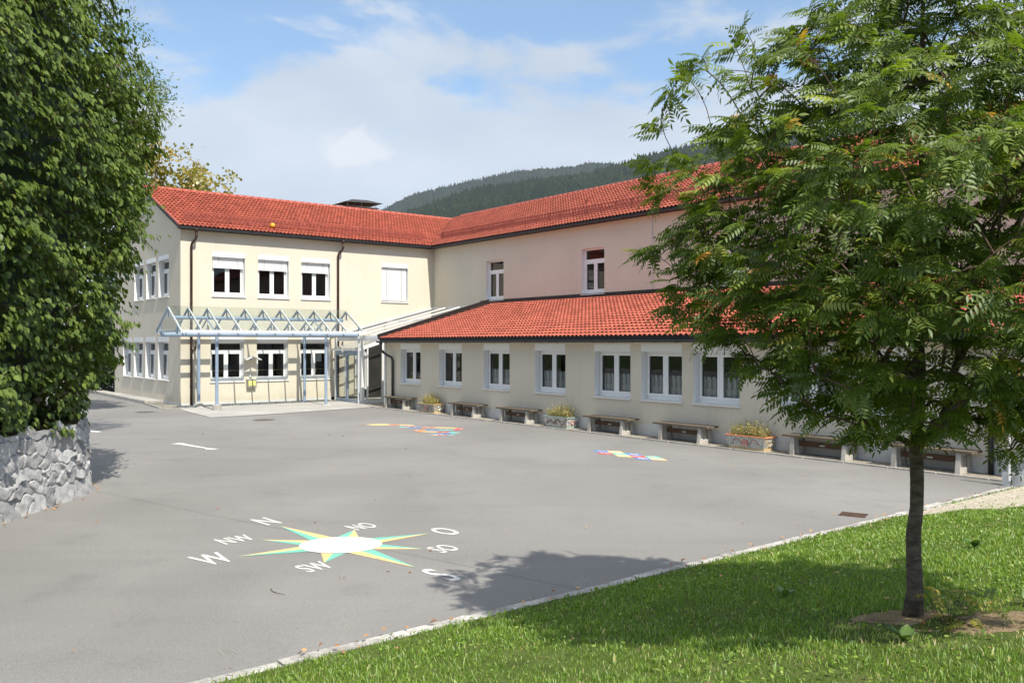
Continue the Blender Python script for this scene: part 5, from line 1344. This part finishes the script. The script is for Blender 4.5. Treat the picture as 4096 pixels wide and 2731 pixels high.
par = np.array(par); load = np.zeros(cnt)
for i in range(cnt-1, 25, -1):
    load[i] += .0000075 if load[i] == 0 else 0
    load[par[i]] += load[i]
rad = np.sqrt(load)*1.15; rad[:26] = fixed_r[:26]; rad = np.maximum(rad, .0022)
bm_ = MB(); done = set()
loc = np.array(rowan.location)
trunk = MB(); trunk_pts = []
for i in range(26):
    p = nodes_np[i] - loc; trunk_pts.append(tuple(p + np.array([.010*math.sin(i*1.7), .008*math.cos(i*2.3), -.06 if i == 0 else 0])))
trunk.tube(trunk_pts, list(rad[:26]*np.array([1.16, 1.04] + [1 + .05*math.sin(i*2.1) for i in range(24)])), M['bark'], 14)
trunk.build('trunk', rowan, smooth=True)
# branches: walk each chain until it meets its parent branch
for i in range(26, cnt):
    pi = par[i]; r0 = min(rad[pi], rad[i]*1.25) if pi < 26 else rad[pi]
    bm_.tube([tuple(nodes_np[pi]-loc), tuple(nodes_np[i]-loc)], [min(r0, .045), rad[i]], M['twig'] if rad[i] < .008 else M['bark'], 5 if rad[i] < .008 else 7, False)
bm_.build('branches', rowan, smooth=True)
T, X, Z, S, tint = [], [], [], [], []
for (i, s0) in tips_:
    p = nodes_np[i]; q = nodes_np[par[i]]; d = unit(p - s0); ax = axis(np.array(p[2])); out = unit((p-ax)*np.array([1, 1, .25]) + [0, 0, .02])
    hue = r.random()
    nlf = r.integers(6, 10)
    yellow = r.random() < .008
    for k in range(nlf):
        f = k/nlf; base = p*(1-.95*f) + q*.95*f if f > 0 else p
        if f > .8: base = q + r.normal(0, .03, 3)
        ph = k*2.4 + hue*6; s1 = unit(np.cross(d, [0, 0, 1])); s2 = np.cross(s1, d)
        x = unit(s1*math.cos(ph) + s2*math.sin(ph)*.7 + d*.75 + out*.5 + np.array([0, 0, -.22]) + r.normal(0, .18, 3))
        x[2] = min(max(x[2], -.75), .22); x = unit(x)
        T.append(base); X.append(x); Z.append(unit(np.array([0, 0, .8]) + r.normal(0, .3, 3) + out*.7)); S.append(r.uniform(.135, .215))
        tn = .08 + .62*hue*r.random() + .2*r.random()
        if yellow: tn = r.uniform(.84, .95)
        elif r.random() < .022: tn = r.uniform(.86, .99)
        tint.append(min(tn, 1))
T, X, Z, S, tint = map(np.array, (T, X, Z, S, tint))
VV, FF, TT = [], [], []; off = 0
kind = r.integers(0, 4, len(T))
for k in range(4):
    pv, pf = pinnate(6 + (k % 2), .24 + .11*k, k, .098, .34)
    m_ = kind == k
    V, F = inst(pv, pf, frames(X[m_], Z[m_]), T[m_], S[m_])
    VV.append(V); FF.append(F+off); off += len(V); TT.append(np.repeat(tint[m_], len(pf)))
np_mesh('crown', rel(np.concatenate(VV), rowan), np.concatenate(FF), M['rowan'], np.concatenate(TT), rowan)

# small rowan shoots at the foot, broad-leaved weeds
def zlawn(x, y): return float(lawn_z(np.array(x), np.array(y)))
sp = empty('rowan_sapling', (3.27, 6.45, zlawn(3.27, 6.45)), 0, 'yellow-green rowan shoots sprouting at the foot of the trunk', 'plant')
r = np.random.default_rng(9); pv, pf = pinnate(6, .4, 5, .14, .36)
nS = 26; T = np.stack([r.normal(0, .10, nS), r.normal(0, .08, nS), r.uniform(.05, .30, nS)], -1); X = unit(np.stack([r.normal(0, 1, nS), r.normal(0, 1, nS), r.uniform(-.1, .5, nS)], -1))
V, F = inst(pv, pf, frames(X, np.tile([0, 0, 1.], (nS, 1))), T, r.uniform(.10, .17, nS)); np_mesh('leaves', V, F, M['sapling'], np.repeat(r.random(nS), len(pf)), sp)
d = MB()
for t in T[:14]: d.tube([(t[0]*.2, t[1]*.2, -.02), tuple(t)], [.004, .002], M['twig'], 4)
d.build('stems', sp)
def broad_leaf():
    V, F = [], []; n = 7
    for i in range(n):
        f = i/(n-1); w = .30*math.sin(math.pi*min(1, f*.93+.07))**.8; z = .35*f - .42*f*f
        V += [(f, w, z+.05), (f, 0, z), (f, -w, z+.05)]
    for i in range(n-1):
        a = 3*i; F += [(a, a+1, a+4, a+3), (a+1, a+2, a+5, a+4)]
    return np.array(V), np.array(F)
bv, bf_ = broad_leaf()
for (x, y, n_, s, lab) in ((2.73, 6.0, 6, .20, 'broad pale dock leaves in the grass before the rowan trunk'), (4.05, 6.75, 9, .17, 'narrow-leaved weed at the edge of the bare soil patch'),
                           (5.15, 9.6, 12, .20, 'spreading dandelion rosette far out on the sunny lawn'), (2.5, 7.9, 6, .17, 'broad leaves lying in the tree shadow on the lawn'), (6.1, 9.9, 9, .2, 'weed rosette on the lawn edge near the gravel')):
    r = np.random.default_rng(int(x*100)); root = empty('broadleaf_weed', (x, y, zlawn(x, y)+.01), 0, lab, 'weed', 'broad-leaved weeds in the lawn')
    ang = np.arange(n_)*2.4 + r.normal(0, .3, n_); X = np.stack([np.cos(ang), np.sin(ang), r.uniform(.45, 1.1, n_)], -1)
    V, F = inst(bv, bf_, frames(X, np.tile([0, 0, 1.], (n_, 1))), np.zeros((n_, 3)), r.uniform(.65, 1.15, n_)*s*.72); np_mesh('leaves', V, F, M['dock'], np.repeat(r.random(n_), len(bf_)), root, smooth=True)
# ------------------------------------------------------------------ grass
r = np.random.default_rng(101)
def scatter(n, a0, a1, dmax, power):
    a = r.uniform(a0, a1, n); dd = dmax*r.random(n)**power; b = KERB_B - .125 - dd
    x = P0[0] + a*T_[0] + b*G_[0]; y = P0[1] + a*T_[1] + b*G_[1]
    return a, b, x, y
parts = []
nb_ = 330000
a, b, x, y = scatter(nb_, -11.5, 9.5, 5.4, .95)
vis = (y > 4.6) & (x > -.72*y - 1.0) & (x < .66*y + 1.0)
soil = in_soil(a, b); grv = in_gravel(a, b)
patch = .5 + .5*np.sin(x*2.1+1)*np.sin(y*2.7) + .3*np.sin(x*7.1)*np.sin(y*6.3+2)
keep = vis & ~(soil & (r.random(nb_) > .16)) & ~(grv & (r.random(nb_) > .05)) & (r.random(nb_) < np.clip(.62 + .4*patch, .35, 1)) & (r.random(nb_) < np.clip(8.5/y, .3, 1)**1.0)
near_soil = (np.hypot((x-3.6)/1.1, (y-6.35)/.65) < 1.15)
keep &= ~(near_soil & (r.random(nb_) > .45))
a, b, x, y = a[keep], b[keep], x[keep], y[keep]; patch = patch[keep]; n = len(x)
z = lawn_z(x, y) + .012*np.sin(x*3.1+y*1.7)*np.sin(y*2.3-x)*np.clip(KERB_B-.16-b, 0, 1)
h = r.uniform(.016, .048, n)*(.75 + .5*np.clip(patch, 0, 1)); tall = r.random(n) < .02; h[tall] *= 1.9
w = r.uniform(.0022, .0048, n)*np.clip(y/7, .9, 1.6); w[r.random(n) < .06] *= 2.6
ph = r.uniform(0, 2*np.pi, n); lean = r.uniform(.1, .9, n)*h
sx, sy = np.cos(ph), np.sin(ph); lx, ly = np.cos(ph+1.57+r.normal(0, .5, n)), np.sin(ph+1.57+r.normal(0, .5, n))
P_ = np.stack([x, y, z-.005], -1)
V = np.zeros((n, 5, 3))
sd = np.stack([sx, sy, np.zeros(n)], -1)*w[:, None]; ln_ = np.stack([lx, ly, np.zeros(n)], -1)
V[:, 0] = P_ - sd; V[:, 1] = P_ + sd
m_ = P_ + ln_*(lean*.3)[:, None] + np.array([0, 0, 1.])*(h*.62)[:, None]
V[:, 2] = m_ + sd*.8; V[:, 3] = m_ - sd*.8
V[:, 4] = P_ + ln_*lean[:, None] + np.array([0, 0, 1.])*h[:, None]
o_ = np.arange(n)[:, None]*5
F = np.concatenate([np.stack([o_[:, 0], o_[:, 0]+1, o_[:, 0]+2], -1), np.stack([o_[:, 0], o_[:, 0]+2, o_[:, 0]+3], -1), np.stack([o_[:, 0]+3, o_[:, 0]+2, o_[:, 0]+4], -1)])
tn = np.clip(r.normal(.38, .22, n) + .16*(patch-.5), 0, .9); dry_ = r.random(n) < .045; tn[dry_] = r.uniform(.9, 1, dry_.sum())
ns_ = near_soil[keep] & (r.random(n) < .3); tn[ns_] = r.uniform(.86, 1, ns_.sum())
gr_o = np_mesh('grass', V, F, M['grass'], np.tile(tn, 3)); tag(gr_o, 'bright green mown grass with clover on the sloping lawn', 'grass', kind='stuff')
# clover and small broad leaves between the blades
n = 15000; a, b, x, y = scatter(n, -11, 9, 5.2, .95); k = (y > 4.6) & (x > -.72*y-1) & (x < .66*y+1) & ~in_soil(a, b) & ~in_gravel(a, b) & (r.random(n) < np.clip(.25+.8*np.sin(x*1.3+2)*np.sin(y*1.9), .08, 1))
x, y = x[k], y[k]; n = len(x); T = np.stack([x, y, lawn_z(x, y) + r.uniform(.012, .05, n)], -1); X = unit(np.stack([r.normal(0, 1, n), r.normal(0, 1, n), r.uniform(-.1, .7, n)], -1))
V, F = inst(*simple_leaf(.75), frames(X, np.tile([0, 0, 1.], (n, 1)) + r.normal(0, .35, (n, 3))), T, r.uniform(.014, .04, n)); cl = np_mesh('clover_leaves', V, F, M['grass'], np.repeat(np.clip(r.normal(.55, .2, n), 0, .88), 6)); tag(cl, 'small clover and herb leaves among the grass', 'clover', kind='stuff')
# fallen leaves on yard, kerb and lawn
T, S = [], []
for i in range(430):
    m_ = r.random()
    if m_ < .30: p = np.array([r.uniform(-9, 7), 6.6 + 24*r.random()**1.4]); 
    elif m_ < .55: q = W(r.uniform(-9, 6), KERB_B + r.normal(-.10, .10)); p = np.array([q.x, q.y])
    elif m_ < .68: (px, py), (nx, ny) = wall_path(r.uniform(7.5, 12.6)); o = abs(r.normal(.10, .10)) + .08; p = np.array([px+nx*o, py+ny*o])
    elif m_ < .82: q = W(6.05 + r.normal(.05, .22), -r.uniform(5, 29)); p = np.array([q.x, q.y])
    elif m_ < .93: q = W(r.uniform(-7, 6), KERB_B - r.uniform(.2, 4)); p = np.array([q.x, q.y])
    else: p = np.array([3.6, 6.4]) + r.normal(0, .42, 2)
    aa_, bb_ = AB(p[0], p[1])
    if p[0] < -7.5 and 4 < p[1] < 15.: continue
    zl_ = zlawn(p[0], p[1]) + .012 if bb_ < KERB_B-.15 else (.06 if bb_ < KERB_B else .016)
    T.append((p[0], p[1], zl_ + r.uniform(.0, .02))); S.append(r.uniform(.025, .06))
n = len(T); X = unit(np.stack([r.normal(0, 1, n), r.normal(0, 1, n), r.normal(0, .25, n)], -1))
V, F = inst(*simple_leaf(.62), frames(X, np.tile([0, 0, 1.], (n, 1)) + r.normal(0, .3, (n, 3))), np.array(T), np.array(S)); fl = np_mesh('fallen_leaves', V, F, M['litter'], np.repeat(r.random(n), 6)); tag(fl, 'scattered orange and brown fallen leaves', 'leaves', kind='stuff')

# ------------------------------------------------------------------ wooded hills
def ridge(prof, D, foot, back, name, ntree, seed, hmean, xr, frac):
    r = np.random.default_rng(seed)
    px = np.array([p[0] for p in prof], float); py = np.array([p[1] for p in prof], float)
    xs = np.linspace(px[0], px[-1], 90); hs = 2.6 + (1374-np.interp(xs, px, py))/3450*D - hmean*.75
    tx = (xs-2048)/3450
    rows = np.linspace(0, 1, 14); Vv = np.zeros((90, 16, 3))
    for j, f in enumerate(rows):
        Y = D - foot*(1-f); Vv[:, j] = np.stack([tx*(D*.5+Y*.5), np.full(90, Y), -2 + (hs+2)*f**.85 + 6*np.sin(xs*.02+j)*f*(1-f)*2], -1)
    for j, f in ((14, .35), (15, 1.)): Vv[:, j] = np.stack([tx*(D+back*f), np.full(90, D+back*f), hs*(1-f)+(-2)*f], -1)
    ii = np.arange(90*16).reshape(90, 16); F = np.stack([ii[:-1, :-1], ii[1:, :-1], ii[1:, 1:], ii[:-1, 1:]], -1).reshape(-1, 4)
    o = np_mesh('hill', Vv, F, M['hill'], smooth=True); tag(o, kind='structure')
    # trees on the slope
    n = ntree; u = r.uniform(xr[0], xr[1], n); f = frac + (1-frac)*r.random(n)**.8; on = r.random(n) < .12; f[on] = r.uniform(.97, 1.0, on.sum())
    h = np.interp(u, xs, hs); txu = (u-2048)/3450; Y = D - foot*(1-f)
    T = np.stack([txu*(D*.5+Y*.5), Y, -2 + (h+2)*f**.85 - 2], -1)
    con = r.random(n) < np.clip(.36 + .35*np.sin(txu*31 + f*9), .15, .85)
    hh = hmean*r.uniform(.7, 1.3, n)
    yaw = r.uniform(0, 6.28, n); Rm = np.zeros((n, 3, 3)); Rm[:, 0, 0] = np.cos(yaw); Rm[:, 0, 1] = -np.sin(yaw); Rm[:, 1, 0] = np.sin(yaw); Rm[:, 1, 1] = np.cos(yaw); Rm[:, 2, 2] = 1
    # conifer: three skirts
    cv, cf = [], []
    for z0, z1, rr in ((.12, .55, .20), (.38, .78, .15), (.62, 1.0, .09)):
        i = len(cv); k = 7; cv += [(rr*(1+.25*math.sin(q*2.7))*math.cos(q*6.283/k), rr*(1+.25*math.cos(q*3.1))*math.sin(q*6.283/k), z0) for q in range(k)] + [(0, 0, z1)]
        cf += [(i+q, i+(q+1) % k, i+k) for q in range(k)]
    dv, df = [], []; k = 7
    for zz_, rr in ((.12, .20), (.38, .36), (.66, .34), (.88, .19)):
        dv += [(rr*(1+.22*math.sin(q*2.9+zz_*9))*math.cos(q*6.283/k+zz_*3), rr*(1+.22*math.cos(q*1.9+zz_*7))*math.sin(q*6.283/k+zz_*3), zz_+.04*math.sin(q*5)) for q in range(k)]
    dv.append((0, 0, 1.0))
    for j in range(3):
        for q in range(k):
            a_, b_ = j*k+q, j*k+(q+1) % k; df += [(a_, b_, b_+k), (a_, b_+k, a_+k)]
    df += [(3*k+q, 3*k+(q+1) % k, 4*k) for q in range(k)]
    V1, F1 = inst(cv, cf, Rm[con], T[con], hh[con]*1.12); V2, F2 = inst(dv, df, Rm[~con], T[~con], hh[~con]*.85)
    t1 = np.repeat(r.random(con.sum())*.45, len(cf)); patchn = .5+.5*np.sin(T[~con][:, 0]*.021)*np.sin(T[~con][:, 2]*.05)
    t2 = np.repeat(np.clip(.3 + .45*patchn*r.random((~con).sum())**.7 + .25*r.random((~con).sum()), 0, 1), len(df))
    o = np_mesh('forest', np.concatenate([V1, V2]), np.concatenate([F1, F2+len(V1)]), M['forest'], np.concatenate([t1, t2])); tag(o, 'mixed conifer and broadleaf forest covering the %s hill' % name, 'forest', kind='stuff')
zx = lambda l: [(x/1.68+1200, y/1.68) for x, y in l]
far = [(700, 960), (1200, 900)] + zx([(570, 1410), (650, 1365), (760, 1310), (900, 1275), (1050, 1245), (1200, 1210), (1350, 1175), (1480, 1150), (1600, 1140), (1750, 1130), (1850, 1120), (1900, 1102), (2000, 1095), (2100, 1100), (2150, 1112)]) + [(2700, 690), (3200, 720), (3800, 760)]
near = [(1300, 960), (1560, 880)] + zx([(700, 1435), (800, 1398), (1000, 1330), (1200, 1268), (1400, 1245), (1600, 1205), (1900, 1172), (2000, 1146), (2150, 1108), (2330, 1052)]) + [(2750, 585), (3000, 545), (3400, 500), (4000, 460)]
ridge(far, 2700., 1000., 500., 'far', 15000, 41, 21., (1180, 2900), .45)
ridge(near, 1500., 800., 500., 'near', 9500, 42, 17., (1500, 3300), .38)

# ------------------------------------------------------------------ haze
hz = MB(); hz.box((-1300, -60, -3), (1500, 3250, 640), M['hole'])
hm, nt, out = newmat('haze_air')
pv_ = N(nt, 'ShaderNodeVolumePrincipled'); pv_.inputs['Color'].default_value = (.80, .88, 1, 1); pv_.inputs['Density'].default_value = .00010; pv_.inputs['Anisotropy'].default_value = .2
L(nt, pv_.outputs[0], out.inputs['Volume'])
hz.mats = [hm]; hzo = hz.build('haze'); tag(hzo, kind='stuff')

# ------------------------------------------------------------------ sky, sun, camera
ELEV = R(51.0); eps = R(5.8)
sh = (-G_[0]*math.cos(eps) - T_[0]*math.sin(eps), -G_[1]*math.cos(eps) - T_[1]*math.sin(eps))
sdir = Vector((sh[0]*math.cos(ELEV), sh[1]*math.cos(ELEV), math.sin(ELEV)))
w = bpy.data.worlds.new('World'); sc.world = w; w.use_nodes = True; nt = w.node_tree
bg = nt.nodes['Background']; bg.inputs['Strength'].default_value = .125
sky = N(nt, 'ShaderNodeTexSky', sky_type='NISHITA', sun_disc=False, sun_elevation=ELEV, sun_rotation=math.atan2(sdir.x, sdir.y), altitude=600., air_density=1.0, dust_density=.8, ozone_density=1.2)
tc = N(nt, 'ShaderNodeTexCoord'); sx_ = N(nt, 'ShaderNodeSeparateXYZ'); L(nt, tc.outputs['Generated'], sx_.inputs[0])
def mth(op, a_, b_=None, c_=None):
    m_ = N(nt, 'ShaderNodeMath', operation=op)
    for i, v in enumerate((a_, b_, c_)):
        if v is None: continue
        if hasattr(v, 'is_linked'): L(nt, v, m_.inputs[i])
        else: m_.inputs[i].default_value = v
    return m_.outputs[0]
zc = mth('ADD', mth('MAXIMUM', sx_.outputs[2], 0.0), .16)
cb_ = N(nt, 'ShaderNodeCombineXYZ'); L(nt, mth('DIVIDE', sx_.outputs[0], zc), cb_.inputs[0]); L(nt, mth('DIVIDE', sx_.outputs[1], zc), cb_.inputs[1])
n1 = N(nt, 'ShaderNodeTexNoise', i_Scale=2.4, i_Detail=10., i_Roughness=.56, i_Distortion=.25); L(nt, cb_.outputs[0], n1.inputs['Vector'])
mpn = N(nt, 'ShaderNodeMapping'); mpn.inputs['Scale'].default_value = (1, 1, 2.2); mpn.inputs['Location'].default_value = (3.3, 1.2, .4); L(nt, tc.outputs['Generated'], mpn.inputs[0])
n2 = N(nt, 'ShaderNodeTexNoise', i_Scale=6.5, i_Detail=10., i_Roughness=.58, i_Distortion=.3); L(nt, mpn.outputs[0], n2.inputs['Vector'])
# cover thickens towards the horizon, breaks into puffs above
bias = N(nt, 'ShaderNodeMapRange'); bias.inputs[1].default_value = .16; bias.inputs[2].default_value = .40; bias.inputs[3].default_value = .30; bias.inputs[4].default_value = -.09; L(nt, sx_.outputs[2], bias.inputs[0])
cov = mth('ADD', mth('ADD', mth('MULTIPLY', n1.outputs[0], .38), mth('MULTIPLY', n2.outputs[0], .62)), bias.outputs[0])
mr = N(nt, 'ShaderNodeMapRange', interpolation_type='SMOOTHSTEP'); mr.inputs[1].default_value = .475; mr.inputs[2].default_value = .60; mr.inputs[3].default_value = .12; mr.inputs[4].default_value = .90; L(nt, cov, mr.inputs[0])
n3 = N(nt, 'ShaderNodeTexNoise', i_Scale=4.2, i_Detail=7., i_Roughness=.5); L(nt, mpn.outputs[0], n3.inputs['Vector'])
cr = ramp(nt, [(.36, (3.05, 3.45, 3.95)), (.68, (3.95, 4.25, 4.65))], n3.outputs[0])
skc = mixc(nt, 1.0, sky.outputs[0], (.80, .99, 1.04), 'MULTIPLY')
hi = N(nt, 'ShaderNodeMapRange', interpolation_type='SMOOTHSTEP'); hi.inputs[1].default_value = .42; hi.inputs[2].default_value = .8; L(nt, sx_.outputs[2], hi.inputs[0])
ccol = mixc(nt, hi.outputs[0], cr.outputs[0], (7.0, 6.8, 6.5))      # brighter unseen clouds overhead, added to raise the fill light
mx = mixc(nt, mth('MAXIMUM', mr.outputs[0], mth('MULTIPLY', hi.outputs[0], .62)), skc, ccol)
# one small bright cumulus low over the roofs
dv_ = N(nt, 'ShaderNodeVectorMath', operation='SUBTRACT'); L(nt, tc.outputs['Generated'], dv_.inputs[0]); d0 = Vector(((815-1176)/1981, 1, (789-340)/1981)).normalized(); dv_.inputs[1].default_value = d0
dm_ = N(nt, 'ShaderNodeVectorMath', operation='MULTIPLY'); L(nt, dv_.outputs[0], dm_.inputs[0]); dm_.inputs[1].default_value = (1, 1, 1.7)
dl_ = N(nt, 'ShaderNodeVectorMath', operation='LENGTH'); L(nt, dm_.outputs[0], dl_.inputs[0])
n5 = N(nt, 'ShaderNodeTexNoise', i_Scale=34., i_Detail=7., i_Roughness=.6); L(nt, tc.outputs['Generated'], n5.inputs['Vector'])
pf_ = mth('SUBTRACT', mth('MULTIPLY', n5.outputs[0], .075), dl_.outputs[1])
pm_ = N(nt, 'ShaderNodeMapRange', interpolation_type='SMOOTHSTEP'); pm_.inputs[1].default_value = -.010; pm_.inputs[2].default_value = .016; L(nt, pf_, pm_.inputs[0])
mx = mixc(nt, mth('MULTIPLY', pm_.outputs[0], .6), mx, (4.8, 4.95, 5.15))
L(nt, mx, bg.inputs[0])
sl = bpy.data.lights.new('sun', 'SUN'); sl.energy = 3.9; sl.angle = R(.53); sl.color = (1.0, .93, .82)
so = bpy.data.objects.new('sun', sl); link(so); so.rotation_euler = (-sdir).to_track_quat('-Z', 'Y').to_euler(); so.location = sdir*60
cam = bpy.data.cameras.new('camera'); cam.sensor_width = 36.; cam.lens = 36.*3450/4096; cam.shift_y = 8.5/4096; cam.clip_start = .05; cam.clip_end = 12000.
co = bpy.data.objects.new('camera', cam); link(co); co.location = (0, 0, 2.6); co.rotation_euler = (math.pi/2, 0, 0); sc.camera = co
sc.view_settings.view_transform = 'Standard'; sc.view_settings.look = 'None'; sc.view_settings.exposure = .70; sc.view_settings.gamma = 1.0
cy_ = sc.cycles
cy_.max_bounces = 8; cy_.diffuse_bounces = 4; cy_.glossy_bounces = 3; cy_.transmission_bounces = 4; cy_.transparent_max_bounces = 16; cy_.volume_bounces = 0
cy_.use_denoising = True; cy_.caustics_reflective = False; cy_.caustics_refractive = False
cy_.sample_clamp_indirect = 6.0
